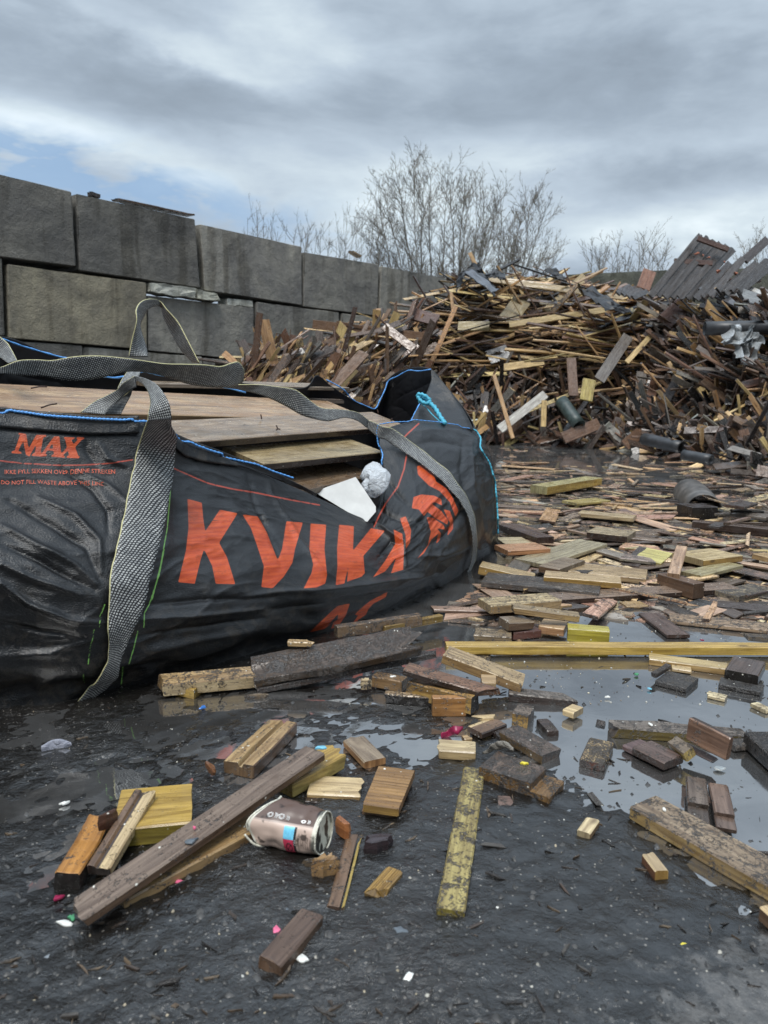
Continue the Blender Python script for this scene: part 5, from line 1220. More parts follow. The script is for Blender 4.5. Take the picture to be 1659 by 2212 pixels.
# ------------------------------------------------------------------ crushed paper cup
def build_cup():
    base_c = PZ(700, 1800, .034); root = empty('paper_cup', Vector((base_c.x, base_c.y, 0)))
    tag(root, 'crushed brown and beige paper cup lying on its side in the mud', 'paper cup')
    R = (PZ(700, 1842, .005) - PZ(700, 1842, .005)).length
    ax = (Vector((-.80, .60, 0))).normalized()          # from base to mouth
    ax = Vector((-.93, .36, -.02)).normalized()
    up = Vector((0, 0, 1)); side = ax.cross(up).normalized(); up = side.cross(ax)
    if side.y > 0: side = -side                         # side points at the camera
    Lc, rb, rm = .091, .0285, .039
    def S(u, a, k=1.0):
        """u 0 base..1 mouth, a angle: 0 = towards camera, 90deg = up"""
        r = (rb + (rm - rb) * u) * k
        cx_, sx_ = math.cos(a), math.sin(a)
        sq = .25 * max(0, u - .15) ** 1.2
        y = r * cx_ * (1 + sq * .5); z = r * sx_ * (1 - sq * 1.15)
        L_ = Lc * u
        dent = .008 * math.exp(-((u - .3) / .16) ** 2 - ((a - 1.15) / .5) ** 2) + .006 * math.exp(-((u - .72) / .13) ** 2 - ((a + .35) / .6) ** 2)
        fold = .010 * max(0, u - .75) / .25 * math.exp(-((a - .0) / .55) ** 2)
        y -= dent * cx_ + fold; z -= dent * sx_ 
        lipx = .012 * max(0, u - .8) / .2 * math.sin(a * 2 + 1)
        nz = noise.noise(Vector((u * 4, cx_ * 2, sx_ * 2))) * .0022
        return base_c + ax * (L_ + lipx) + side * (y + nz * cx_) + up * (z + nz * sx_)
    nu_, na = 90, 180
    V = [S(i / nu_, 2 * math.pi * j / na - math.pi) for i in range(nu_ + 1) for j in range(na)]
    Fq = [(i * na + j, i * na + (j + 1) % na, (i + 1) * na + (j + 1) % na, (i + 1) * na + j) for i in range(nu_) for j in range(na)]
    C = []
    for i in range(nu_ + 1):
        u = i / nu_
        for j in range(na):
            a = 2 * math.pi * j / na - math.pi; ad = math.degrees(a)
            c = (.54, .41, .34)
            if 40 < ad < 175: c = (.10, .062, .048)
            if 40 < ad < 42.5: c = (.35, .27, .23)
            if u > .965: c = (.60, .58, .50)
            if u < .06: c = (.62, .60, .50)
            n = noise.fractal(V[i * na + j] * 60, .9, 2, 4)
            k = max(0, min(1, (n - .32) * 4))
            if u < .1: k = max(k, max(0, min(1, (noise.noise(V[i * na + j] * 45) + .1) * 3)))
            c = tuple(x * (1 - .85 * k) for x in c)
            C.append(c + (1,))
    m, t, b_ = mat('printed_cup_paper'); t.l.new(t.add('ShaderNodeAttribute', attribute_name='col').outputs['Color'], b_.inputs['Base Color']); b_.inputs['Roughness'].default_value = .38
    me = bpy.data.meshes.new('cup_wall'); me.from_pydata([tuple(p) for p in V], [], Fq); me.shade_smooth(); setvcol(me, C)
    o = link('cup_wall', me, m, root); s_ = o.modifiers.new('thick', 'SOLIDIFY'); s_.thickness = .0008; s_.offset = -1
    bm = bmesh.new(); bm.from_mesh(me); bmesh.ops.recalc_face_normals(bm, faces=bm.faces); bm.to_mesh(me); bm.free()
    # bottom disc, slightly recessed, and rolled rim
    V2 = []; nr = 16
    for r in range(nr + 1):
        for j in range(na):
            a = 2 * math.pi * j / na; rr = rb * .985 * r / nr
            V2.append(base_c + ax * (.003) + side * rr * math.cos(a) + up * rr * math.sin(a))
    F2 = [(r * na + j, r * na + (j + 1) % na, (r + 1) * na + (j + 1) % na, (r + 1) * na + j) for r in range(nr) for j in range(na)]
    C2 = []
    for p in V2:
        n = noise.fractal(Vector((p.x * 60, p.y * 60, p.z * 22)), .9, 2, 4); k = max(0, min(1, (n - .02) * 9)); C2.append(tuple(x * (1 - .95 * k) for x in (.60, .60, .50)) + (1,))
    me = bpy.data.meshes.new('cup_bottom'); me.from_pydata([tuple(p) for p in V2], [], F2); setvcol(me, C2); link('cup_bottom', me, m, root)
    LIP = simple('cup_lip_paper', (.58, .56, .47), .45, 150, .35)
    tube('cup_lip', [S(1, 2 * math.pi * j / 40, 1.0) for j in range(41)], .0016, LIP, root, 6, 2)
    tube('base_rim', [S(0, 2 * math.pi * j / 40, 1.0) for j in range(41)], .0012, LIP, root, 6, 2)
    # printed label and words: laid on the wall
    def patch(name, u0, u1, a0, a1, col, lift):
        V, F_ = [], []; n1, n2 = 8, 14
        for i in range(n1 + 1):
            for j in range(n2 + 1): V.append(S(u0 + (u1 - u0) * i / n1, math.radians(a0 + (a1 - a0) * j / n2), 1 + lift))
        for i in range(n1):
            for j in range(n2): F_.append((i * (n2 + 1) + j, (i + 1) * (n2 + 1) + j, (i + 1) * (n2 + 1) + j + 1, i * (n2 + 1) + j + 1))
        return pmesh(name, V, F_, simple(name + '_ink', col, .4, 200, .15), root)
    patch('blue_label', .34, .50, 3.5, 35, (.16, .52, .72), .012)
    patch('red_label', .34, .50, -45, 3, (.60, .045, .10), .012)
    patch('black_label', .305, .338, -45, 35, (.02, .02, .02), .012)
    def words(name, s, u, amid, h, col, lift=.014, along='a', wide=1.0):
        V, F_ = text_mesh(s, 1.0, 'CENTER'); out = []
        for v in V:
            if along == 'a':   # reads around the wall
                uu = u - v.y * h / Lc; aa = math.radians(amid) + v.x * h * wide / .035
            else: uu = u - v.x * h * wide / Lc; aa = math.radians(amid) + v.y * h / .035
            out.append(S(uu, aa, 1 + lift))
        return pmesh(name, out, F_, simple(name + '_ink', col, .45), root, smooth=False)
    for i, s in enumerate(['PRODUKTEN INNEHÅLLER PLAST', 'PLAST I PRODUKTET', 'PLASTIA PRODUKTET', 'TOODE SISALDAB PLASTI', 'GAMINYJE YRA PLASTIKO']):
        words('printed_words', s, .272 - i * .036, -4, .0028, (.10, .07, .06), wide=.72)
    words('printed_words', 'PLAST', .33, -4, .003, (.6, .6, .6), lift=.018, wide=1.4)
    # looping white scrolls on the dark band
    WH = simple('cup_white_ink', (.62, .6, .58), .4)
    for u0, sc in ((.78, 1.0), (.60, 1.05), (.26, .9)):
        loop = [S(u0 + .05 * sc * math.cos(q) * (1 - q / 22), math.radians(54 + 7 * sc * math.sin(q) * (1 - q / 22)), 1.015) for q in np.linspace(0, 13, 34)]
        tube('white_scroll', loop, .00055, WH, root, 5, 1)
        for k in range(3):
            tube('white_scroll', [S(u0 - .07 - k * .018, math.radians(61 - k), 1.015), S(u0 - .085 - k * .018, math.radians(54), 1.015), S(u0 - .078 - k * .018, math.radians(48), 1.015)], .0005, WH, root, 5, 2)
    # the little pictogram: circle with a bar
    tube('ban_mark', [S(.41 + .045 * math.cos(q), math.radians(-20 + 14 * math.sin(q)), 1.018) for q in np.linspace(0, 6.3, 22)], .0005, simple('pictogram_ink', (.04, .01, .015), .5), root, 5, 1)
    tube('ban_mark', [S(.44, math.radians(-30), 1.018), S(.38, math.radians(-10), 1.018)], .0005, simple('pictogram_ink', (.04, .01, .015), .5), root, 5, 1)
build_cup()

# ------------------------------------------------------------------ scrap wood heap
def interp(x, T): return float(np.interp(x, [t_[0] for t_ in T], [t_[1] for t_ in T]))
YB = [(480, 7.2), (700, 8.0), (850, 8.4), (1000, 8.8), (1100, 8.9), (1250, 8.8), (1400, 8.2), (1500, 7.0), (1659, 5.6), (1800, 5.0)]
TOPY = [(480, 800), (545, 762), (600, 745), (660, 742), (700, 736), (745, 715), (780, 700), (830, 690), (870, 684), (900, 655), (955, 630), (990, 592), (1030, 578), (1060, 592), (1150, 594), (1260, 600), (1310, 628), (1370, 645), (1420, 660), (1500, 668), (1600, 660), (1700, 640), (1800, 630)]
YT = [(480, 7.9), (600, 8.7), (700, 9.3), (850, 10.2), (950, 10.9), (1050, 11.2), (1200, 11.0), (1300, 10.6), (1450, 9.8), (1550, 9.0), (1659, 8.2), (1800, 7.6)]
def ybase(x):
    Yb = interp(x, YB); d = ray(x, 900); P_ = Vector((d.x / d.y * Yb, Yb, 0)); return proj(P_)[1]
def heap(x, t_, back=0.0):
    yb = ybase(x); yt = interp(x, TOPY); y = yb + (yt - yb) * t_
    Y_ = interp(x, YB) + (interp(x, YT) - interp(x, YB)) * t_ ** .85 + back
    return PY(x, y, Y_)
rng = random.Random(21)
REDB, TANB, DKB, GRY, YLW, BLK = (.16, .100, .070), (.50, .335, .175), (.070, .047, .037), (.16, .145, .135), (.60, .45, .23), (.016, .015, .016)
CN = {REDB: 'reddish-brown', TANB: 'tan', DKB: 'dark brown', GRY: 'grey', YLW: 'yellowish', BLK: 'black', (.52, .53, .52): 'whitish'}
def pick_style(x, t_, rng):
    """returns colour, dir(world), L, W, T, pose word"""
    r = rng.random()
    if x < 900:
        col = rng.choice([REDB, REDB, REDB, DKB, TANB, TANB, YLW, GRY]); an = rng.gauss(.75, .5); L = rng.uniform(.3, 1.3)
        d = Vector((math.cos(an), rng.uniform(-.3, .5), math.sin(an)))
    elif t_ > .80 and x < 1120:
        col = rng.choice([BLK, BLK, GRY, DKB, TANB, YLW]); an = rng.gauss(-.2, .5); L = rng.uniform(.4, 1.3); d = Vector((math.cos(an), rng.uniform(-.5, .3), math.sin(an)))
    elif t_ > .46 and x < 1400:
        col = rng.choice([TANB, TANB, TANB, YLW, YLW, REDB, REDB, DKB, DKB, BLK]); an = rng.gauss(.08, .24) if rng.random() < .82 else rng.uniform(-1.2, 1.2); L = rng.uniform(.7, 2.5)
        d = Vector((math.cos(an), rng.uniform(-.35, .35), math.sin(an)))
    elif x > 1400 and t_ > .5:
        col = rng.choice([GRY, REDB, DKB, BLK, REDB, GRY, TANB]); an = rng.gauss(-.45, .4); L = rng.uniform(.3, 1.2); d = Vector((math.cos(an), rng.uniform(-.4, .4), math.sin(an)))
    else:
        col = rng.choice([REDB, DKB, TANB, YLW, GRY, REDB, DKB, BLK, DKB, BLK, REDB]); an = rng.uniform(-1.5, 1.5); L = rng.uniform(.22, .95); d = Vector((math.cos(an), rng.uniform(-.5, .5), math.sin(an)))
        if r < .03: col = (.52, .53, .52)
    W_b = rng.choice([.020, .028, .036, .045, .06, .08, .11]) * rng.uniform(.85, 1.15); T = rng.choice([.008, .012, .018, .022])
    W_b = min(W_b, L * .11 + .012)
    if W_b < T: W_b = T
    return col, d.normalized(), L, W_b, T, an
def board_matrix(c, d, rng, L, flat=False):
    n = Vector((rng.gauss(0, .25), rng.gauss(-.25, .3), 1)).normalized() if flat else Vector((rng.gauss(0, .5), rng.gauss(-.6, .4), rng.gauss(.75, .5))).normalized()
    y = n.cross(d).normalized(); z = d.cross(y)
    m = Matrix((d, y, z)).transposed().to_4x4(); m.translation = c - d * (L / 2); return m
def shade(c, rng): k = rng.uniform(.72, 1.28); return tuple(x * k * rng.uniform(.94, 1.06) for x in c)
class Bulk:
    def __init__(s): s.V, s.F, s.U, s.C = [], [], [], []
    def add(s, g, m):
        n0 = len(s.V); s.V += [tuple(m @ Vector(v)) for v in g[0]]; s.F += [tuple(i + n0 for i in f) for f in g[1]]; s.U += g[2]; s.C += g[3]
# landmarks for the words in the labels
def region(x, t_):
    h = 'at waterline' if t_ < .14 else 'low in heap' if t_ < .34 else 'halfway up heap' if t_ < .6 else 'high on heap' if t_ < .85 else 'on the crest'
    s = 'by the block wall' if x < 760 else 'left of the crest' if x < 960 else 'near black felt' if x < 1110 else 'in the middle' if x < 1260 else 'right of middle' if x < 1400 else 'below slats' if x < 1540 else 'near film'
    return h, s
def size_word(L, W_): return ('stubby' if L < .45 else 'medium' if L < .85 else 'long' if L < 1.4 else 'very long') + (' narrow' if W_ < .055 else ' wide' if W_ > .1 else '')
def pose_word(an): return 'upright' if abs(an) > 1.15 else 'tilted up right' if an > .4 else 'tilted down right' if an < -.4 else 'level'
N_IND = 290
SEEN = {}
def uniq(lab, p):
    if lab not in SEEN: SEEN[lab] = 1; return lab
    return lab
ind = []
for i in range(N_IND):
    x = rng.uniform(545, 1690); t_ = rng.random() ** .95
    if x < 900 and rng.random() < .15: x = rng.uniform(950, 1500)
    col, d, L, W_b, T, an = pick_style(x, t_, rng); L *= 1.12
    if t_ < .10: t_ = .10
    if t_ > .78 and abs(d.z) * L > .45: L = .45 / abs(d.z)
    c = heap(x, t_, -rng.uniform(.02, .16))
    ztop = abs(d.z) * L / 2
    if c.z - ztop < -.05: c.z = ztop - .04
    g = board_geo(L, W_b, T, shade(col, rng), rng.uniform(.08, .4), rng, detail=1, br0=0, br1=0, sk0=rng.uniform(-.04, .04), sk1=rng.uniform(-.05, .05), jit=.0015, endcol=shade(TANB if rng.random() < .4 else DKB, rng))
    me = geo_mesh('heap_board', g); o = link('heap_board', me, WOOD, None, board_matrix(c, d, rng, L, t_ > .44 and 900 < x < 1420))
    h, s = region(x, t_)
    tag(o, uniq(f'{size_word(L, W_b)} {CN[col]} board {pose_word(an)} {h} {s}', c), 'board', 'boards in the scrap wood heap')
bulk = Bulk()
for i in range(3300):
    x = rng.uniform(500, 1760); t_ = rng.random()
    if rng.random() < .22: t_ = rng.uniform(0, .22)
    col, d, L, W_b, T, an = pick_style(x, t_, rng); L *= .8
    if t_ > .8 and abs(d.z) * L > .35: L = .35 / abs(d.z)
    c = heap(x, t_ * .985, rng.uniform(.0, .22)); col = shade(col, rng)
    if c.z < .05: c.z = .05
    bulk.add(board_geo(L, W_b, T, col, rng.uniform(.1, .5), rng, detail=0, endcol=shade(DKB, rng)), board_matrix(c, d, rng, L, t_ > .44 and 900 < x < 1420))
# core of the heap
nx_, nt_ = 90, 30; n0 = len(bulk.V)
for i in range(nx_ + 1):
    x = 490 + (1790 - 490) * i / nx_
    for j in range(nt_ + 2):
        t_ = min(1, j / nt_); p = heap(x, t_ * .96, .28)
        if j > nt_: p = PY(x, proj(p)[1], p.y + .6); p.z = 0
        q = noise.noise_vector(p * 2.2) * .10; bulk.V.append((p.x + q.x, p.y + q.y, max(-.05, p.z + q.z - .12)))
for i in range(nx_):
    for j in range(nt_ + 1):
        a = n0 + i * (nt_ + 2) + j; bulk.F.append((a, a + nt_ + 2, a + nt_ + 3, a + 1)); bulk.U += [(i * .2, j * .15), (i * .2 + .2, j * .15), (i * .2 + .2, j * .15 + .15), (i * .2, j * .15 + .15)]; bulk.C += [(.022, .016, .014, .6)] * 4
me = geo_mesh('scrap_wood_heap', (bulk.V, bulk.F, bulk.U, bulk.C)); o = link('scrap_wood_heap', me, WOOD)
tag(o, 'tangled mass of broken boards filling the scrap heap', 'wood heap', None, 'stuff')
def hb(z, a, Ya, b_, Yb, w_, T, col, label, face=Vector((0, -1, .35)), name='heap_board', mud=.2, **kw):
    A = PY(*zz(z, a), Ya); B = PY(*zz(z, b_), Yb); d = (B - A).normalized(); y = face.cross(d).normalized()
    return board3(name, A - y * w_ / 2, B - y * w_ / 2, A + y * w_ / 2, T, col, mud, label, 'board', 'boards in the scrap wood heap', jit=.001, **kw)
hb('P', (215, 640), 8.75, (108, 280), 9.05, .045, .03, (.42, .27, .14), 'slim tan batten standing in the water and mirrored in it')
hb('P', (388, 575), 8.9, (393, 425), 8.95, .06, .02, YLW, 'short yellow slat standing upright right of slim batten')
hb('P', (630, 425), 8.7, (650, 305), 8.8, .14, .03, (.40, .33, .12), 'mustard upright offcut low in the middle of the heap')
hb('P', (560, 400), 9.0, (545, 185), 9.2, .11, .025, REDB, 'wide brown board standing upright left of mustard offcut')
hb('P', (965, 545), 8.6, (1030, 275), 8.9, .10, .025, (.22, .12, .08), 'brown nail-dotted board standing steeply right of the middle')
hb('P', (705, 310), 8.9, (870, 60), 9.3, .13, .02, GRY, 'broad slate-grey board slanting up right of the mustard offcut')
hb('P', (140, 590), 8.8, (400, 390), 9.0, .10, .02, (.5, .5, .48), 'whitish painted board slanting behind the slim batten')
hb('P', (500, 640), 8.5, (705, 555), 8.7, .13, .02, REDB, 'broad brown board sloping up from the waterline')
hb('P', (115, 130), 10.0, (150, 200), 9.9, .28, .02, (.10, .105, .12), 'slate-grey end panel sticking out high in the heap')
hb('P', (160, 240), 9.5, (390, 205), 9.6, .09, .03, YLW, 'pale yellow board jutting level below the grey end panel')
hb('P', (1140, 520), 8.2, (1440, 480), 8.2, .14, .03, (.20, .11, .08), 'orange-brown broken board lying level below the film', br0=.05)
hb('P', (1595, 170), 7.6, (1560, 90), 7.7, .07, .02, TANB, 'tan stick under the hanging plastic film')
hb('P', (1100, 60), 9.0, (1340, 95), 9.0, .11, .05, (.40, .29, .15), 'clean tan beam left of the plastic film')
hb('P', (860, 210), 9.1, (1010, 45), 9.3, .06, .03, YLW, 'pale batten slanting up towards the crest')
hb('P', (1330, 690), 7.4, (1440, 620), 7.6, .10, .02, TANB, 'tan board at the waterline near the black pipes')
hb('P', (850, 680), 8.2, (945, 600), 8.4, .12, .02, REDB, 'brown board propped at the waterline left of the black pipe')
hb('T', (0, 975), 9.4, (130, 1075), 9.2, .1, .03, REDB, 'dark red board crossing left of the crest')
hb('T', (120, 920), 10.2, (230, 950), 10.0, .16, .04, (.13, .08, .07), 'maroon panel end left of the crest')
hb('T', (300, 935), 10.4, (290, 830), 10.5, .04, .02, (.45, .30, .17), 'thin orange stick upright left of the crest')
hb('T', (530, 955), 10.3, (600, 860), 10.5, .24, .02, (.30, .25, .15), 'broad faded board lying up the middle of the heap')
hb('T', (700, 915), 10.4, (870, 760), 10.8, .12, .03, (.38, .30, .17), 'long tan board pointing up over the crest')
hb('T', (450, 770), 10.8, (1050, 855), 10.4, .09, .03, (.33, .25, .13), 'very long tan board falling right along the crest')
hb('T', (540, 970), 10.0, (960, 905), 10.1, .08, .03, (.46, .36, .19), 'bright long board in the middle of the heap')
hb('T', (320, 975), 10.0, (455, 975), 9.9, .12, .03, (.40, .34, .2), 'bright wide board end left of the bright long board')
hb('T', (1120, 815), 10.2, (1150, 735), 10.3, .17, .03, (.25, .13, .09), 'orange-brown plank end upright in front of back wall')
hb('T', (1210, 960), 9.3, (1310, 870), 9.5, .20, .03, (.19, .13, .12), 'broad dusty-brown board below the slatted panel')
for k, (a, Ya, b_, Yb, w_, lab) in enumerate([((1385, 800), 8.9, (1570, 890), 8.3, .16, 'dark painted plank falling right from the slatted panel'), ((1500, 830), 8.6, (1660, 880), 8.2, .20, 'grey painted plank near the right edge above the film'), ((1520, 875), 8.4, (1659, 915), 8.1, .09, 'white-edged plank near the right edge above the film'), ((1570, 808), 8.8, (1659, 842), 8.5, .07, 'white-edged plank at the right edge, topmost'), ((1660, 600), 9.6, (1560, 690), 9.4, .1, 'dark board end against the sky at the right edge')]):
    hb('T', a, Ya, b_, Yb, w_, .03, [(.07, .07, .08), (.16, .17, .18), (.42, .43, .43), (.45, .46, .46), (.06, .05, .05)][k], lab)
# black roofing felt sheets on the crest
FELT = simple('black_roofing_felt', (.014, .015, .018), .5, 9, .4, .6, .02)
def fold_sheet(name, pts, m, label, cat, amp=.05, thick=.008):
    return sheet(name, pts, m, label, cat, thick=thick, amp=amp, sub=7)
T3 = lambda p, Y_: zz('T', p) + (Y_ - .55,)
fold_sheet('roofing_felt', [T3((305, 845), 10.6), T3((330, 750), 10.8), T3((380, 712), 11.0), T3((405, 705), 11.0), T3((440, 750), 10.9), T3((490, 825), 10.5), T3((470, 840), 10.3), T3((355, 745), 10.6)], FELT, 'sheet of black roofing felt bent over the crest', 'roofing felt')
fold_sheet('roofing_felt', [T3((345, 745), 10.5), T3((380, 735), 10.5), T3((500, 820), 10.2), T3((470, 830), 10.1)], simple('slate_grey_panel', (.085, .095, .115), .4, 8, .3), 'slate-blue strip lying over the black felt', 'roofing felt', .02)
fold_sheet('roofing_felt', [T3((700, 735), 10.7), T3((735, 728), 10.8), T3((790, 770), 10.6), T3((740, 765), 10.5)], FELT, 'small black felt flap right of the crest', 'roofing felt', .04)
fold_sheet('roofing_felt', [T3((840, 815), 10.4), T3((900, 808), 10.5), T3((1040, 895), 10.1), T3((1070, 930), 9.9), T3((960, 905), 9.9)], FELT, 'black felt layers below the very long tan board', 'roofing felt', .05)
fold_sheet('roofing_felt', [T3((440, 745), 10.9), T3((500, 735), 11.0), T3((520, 765), 10.7), T3((450, 770), 10.6)], FELT, 'rumpled black felt between crest boards', 'roofing felt', .06)
# slatted panels
def slat_panel(name, slats, Ydef, label, cross):
    root = empty(name, PY(*zz('T', slats[0][0]), Ydef)); tag(root, label, 'slatted panel', 'slatted panels on the heap')
    for i, (a, b_, w_) in enumerate(slats):
        zo = .035 * (i % 2); A = PY(*zz('T', a), Ydef - .3 + zo); B = PY(*zz('T', b_), Ydef + .25 + zo)
        d = (B - A).normalized(); y = Vector((0, -1, .3)).cross(d).normalized()
        c = random.uniform(.75, 1.25)
        board3('slat', A - y * w_ / 2, B - y * w_ / 2, A + y * w_ / 2, .02, (.058 * c, .050 * c, .047 * c), .15, None, None, None, parent=root, sidecol=(.15, .10, .07), br0=.03, br1=.04, jit=.002)
    for a, b_ in cross:
        A = PY(*zz('T', a), Ydef - .02); B = PY(*zz('T', b_), Ydef - .02); d = (B - A).normalized(); y = Vector((0, -1, .3)).cross(d).normalized()
        A += Vector((0, -.0, 0)); board3('batten', A - y * .03 + Vector((0, .06, 0)), B - y * .03 + Vector((0, .06, 0)), A + y * .03 + Vector((0, .06, 0)), .03, (.10, .06, .05), .2, None, None, None, parent=root)
def shift(p, k, s=(29, 8)): return (p[0] + k * s[0], p[1] + k * s[1])
sl = []
for k in range(6): sl.append((shift((1150, 850 - k * 2), k, (31, 4)), shift((1375, 578), k, (28, 12)), .078))
slat_panel('slatted_panel', sl, 9.2, 'dark weathered slatted panel leaning highest against the sky', [((1265, 690), (1430, 700)), ((1365, 590), (1500, 640))])
sl = []
for k in range(7): sl.append((shift((1345, 862), k, (32, -6)), shift((1500 + (k % 2) * 18, 700 - (k % 3) * 14), k, (29, 3)), .078))
slat_panel('slatted_panel', sl, 8.8, 'second dark slatted panel, lower and further right, with gaps', [((1430, 790), (1640, 770))])
sl = []
for k in range(4): sl.append((shift((1010, 835), k, (22, 6)), shift((1070, 800), k, (24, 8)), .07))
slat_panel('slatted_panel', sl, 9.7, 'small blackish slatted piece in front of the back wall', [])
# brick-red crumbs on the panels
for i, (x, y) in enumerate([(1348, 665), (1380, 668), (1405, 680), (1440, 738), (1500, 775), (1490, 800), (1520, 750), (1645, 820), (1470, 700)]):
    p = PY(*zz('T', (x, y)), 8.85 - .1 * (i % 2)); chunkV = [p + noise.noise_vector(Vector((i * 3., k * 1.7, 0))) * .05 for k in range(8)]
    bm = bmesh.new(); [bm.verts.new(v - p) for v in chunkV]; bmesh.ops.convex_hull(bm, input=bm.verts); me = bpy.data.meshes.new('splinter'); bm.to_mesh(me); bm.free()
    o = link('red_splinter', me, simple('red_brown_wood', (.33, .12, .07), .6, 30, .4)); o.location = p; tag(o, ['brick-red splinter, leftmost on the highest slatted panel', 'brick-red splinter in the middle of the highest panel', 'brick-red splinter right of the middle on the highest panel', 'brick-red splinter below the batten of the highest panel', 'brick-red splinter at the top left of the lower panel', 'brick-red splinter just below the top left of the lower panel', 'brick-red splinter highest on the lower panel', 'brick-red splinter at the right edge on the lower panel', 'brick-red splinter wedged between the two slatted panels'][i], 'splinter', 'red splinters on the slatted panels')
# pipes and drum
PIPE = simple('black_plastic_pipe', (.028, .029, .032), .42, 14, .4, .25, .004)
def pipe(name, A, B, r, wall, label, cat='pipe', m=PIPE, bend=0, dent=0.):
    d = (B - A).normalized(); x = d.cross(Vector((0, 0, 1))).normalized(); y = x.cross(d); V, Fq = [], []; n = 32; L = (B - A).length
    prof = [(0, r), (L * .25, r), (L * .5, r), (L * .75, r), (L, r), (L, r - wall), (L * .5, r - wall), (0, r - wall)]
    for s, rr in prof:
        for k in range(n):
            a = 2 * math.pi * k / n; q = rr * (1 - dent * (.5 + .5 * math.sin(a * 2 + s * 9)) * .5)
            V.append(A + d * (s + bend * 0) + x * math.cos(a) * q + y * math.sin(a) * q * (1 - dent * .3))
    m_ = len(prof)
    for i in range(m_):
        for k in range(n): Fq.append((i * n + k, i * n + (k + 1) % n, ((i + 1) % m_) * n + (k + 1) % n, ((i + 1) % m_) * n + k))
    o = pmesh(name, [v - A for v in V], Fq, m); o.location = A; flipfix(o.data); tag(o, label, cat); return o
pipe('plastic_pipe', PY(*zz('P', (1300, 20)), 7.5), PY(1760, 706, 7.4), .066, .006, 'long black plastic pipe lying level under the film')
pipe('plastic_pipe', PY(*zz('P', (960, 645)), 7.6), PY(*zz('P', (1175, 695)), 7.1), .062, .02, 'black pipe piece at the waterline left of the drum', dent=.1)
pipe('plastic_pipe', PY(*zz('P', (1180, 735)), 6.3), PY(*zz('P', (1340, 765)), 6.1), .045, .015, 'black pipe piece half sunk behind the split drum', dent=.1)
pipe('plastic_pipe', PY(*zz('P', (590, 570)), 8.6), PY(*zz('P', (490, 430)), 8.9), .075, .008, 'green-black pipe leaning low in the heap beside the slim batten', m=simple('green_black_pipe', (.03, .045, .042), .45, 20, .4))
drA, drB = PY(*zz('P', (1315, 905)), 4.15), PY(*zz('P', (1228, 825)), 4.75)
DR = simple('muddy_grey_drum', (.085, .078, .072), .4, 12, .5, .3, .006)
drA.z = .012; drB.z = .03
pipe('split_drum', drA, drB, .100, .006, 'muddy grey drum half sunk in the puddle with open end', 'drum', DR, dent=.12)
# hanging plastic film
FM = film_mat('dirty_clear_film', (.36, .38, .39), .25)
def drape(name, pts, r, label, seed=0):
    V, Fq = [], []; nx2, ny2 = 34, 40
    TL, TR, BR_, BL_ = [PY(*zz('P', p), Y_) for p, Y_ in pts]; org = (TL + BR_) / 2
    for i in range(nx2 + 1):
        for j in range(ny2 + 1):
            u, v = i / nx2, j / ny2; p = (TL * (1 - u) + TR * u) * (1 - v) + (BL_ * (1 - u) + BR_ * u) * v
            q = noise.noise_vector(p * 5 + Vector((seed, 0, 0))) * r + noise.noise_vector(p * 14 + Vector((seed, 0, 0))) * r * .5
            q.y += math.sin(u * 18 + v * 4 + seed) * r * .5; V.append(p + q - org)
    for i in range(nx2):
        for j in range(ny2): a = i * (ny2 + 1) + j; Fq.append((a, a + ny2 + 1, a + ny2 + 2, a + 1))
    o = pmesh(name, V, Fq, FM); o.location = org; tag(o, label, 'plastic film'); return o
drape('plastic_film', [((1430, 0), 7.42), ((1590, 0), 7.42), ((1560, 130), 7.3), ((1370, 150), 7.3)], .10, 'large crumpled clear film hanging over the black pipe', 1)
drape('plastic_film', [((1530, 20), 7.36), ((1615, 40), 7.36), ((1570, 225), 7.22), ((1480, 200), 7.22)], .09, 'trailing tail of clear film below the black pipe', 4)

# ------------------------------------------------------------------ floating debris
def clearb(p, m=.02):
    for dx_ in (-.12, 0, .12):
        h = BVA.ray_cast(Vector((p.x + dx_, p.y, -.004)), Vector((0, 0, 1)))
        if h[0] is not None: return False
    return True
fixed = [(o.matrix_world @ Vector((0, 0, 0)), o) for o in BOARDS]
OPEN = [([(1180, 1300), (1700, 1340), (1700, 1385), (1180, 1385)], .12), ([(1000, 1415), (1700, 1415), (1700, 1600), (1050, 1600)], .0), ([(1110, 955), (1480, 965), (1480, 1035), (1110, 1000)], .35), ([(1060, 1060), (1200, 1060), (1180, 1120), (1060, 1120)], .6)]
def in_poly(x, y, P_): return float(poly_sd(np.array([x * 1.]), np.array([y * 1.]), P_)[0]) > 0
def samp_float(rng, ymax=1385):
    while True:
        y = 962 + (ymax - 962) * rng.random() ** 1.0; x = rng.uniform(1000, 1740)
        if x < 1078 and y < 1190: continue
        if x < 1000 + max(0, (1250 - y)) * .9 and y < 1250: pass
        ok = True
        for P_, pr in OPEN:
            if in_poly(x, y, P_) and rng.random() > pr: ok = False
        if not ok: continue
        p = PZ(x, y, .012)
        if not clearb(p): continue
        return x, y, p
FC = [((0.62, 0.489, 0.311), 'cream'), ((0.533, 0.361, 0.215), 'tan'), ((0.464, 0.335, 0.239), 'dusty'), ((0.266, 0.199, 0.155), 'grey-brown'), ((0.182, 0.129, 0.102), 'brown'), ((0.099, 0.075, 0.062), 'dark'), ((0.62, 0.45, 0.251), 'yellowish'), ((0.505, 0.321, 0.227), 'pinkish'), ((0.294, 0.264, 0.227), 'grey'), ((0.063, 0.052, 0.048), 'black')]
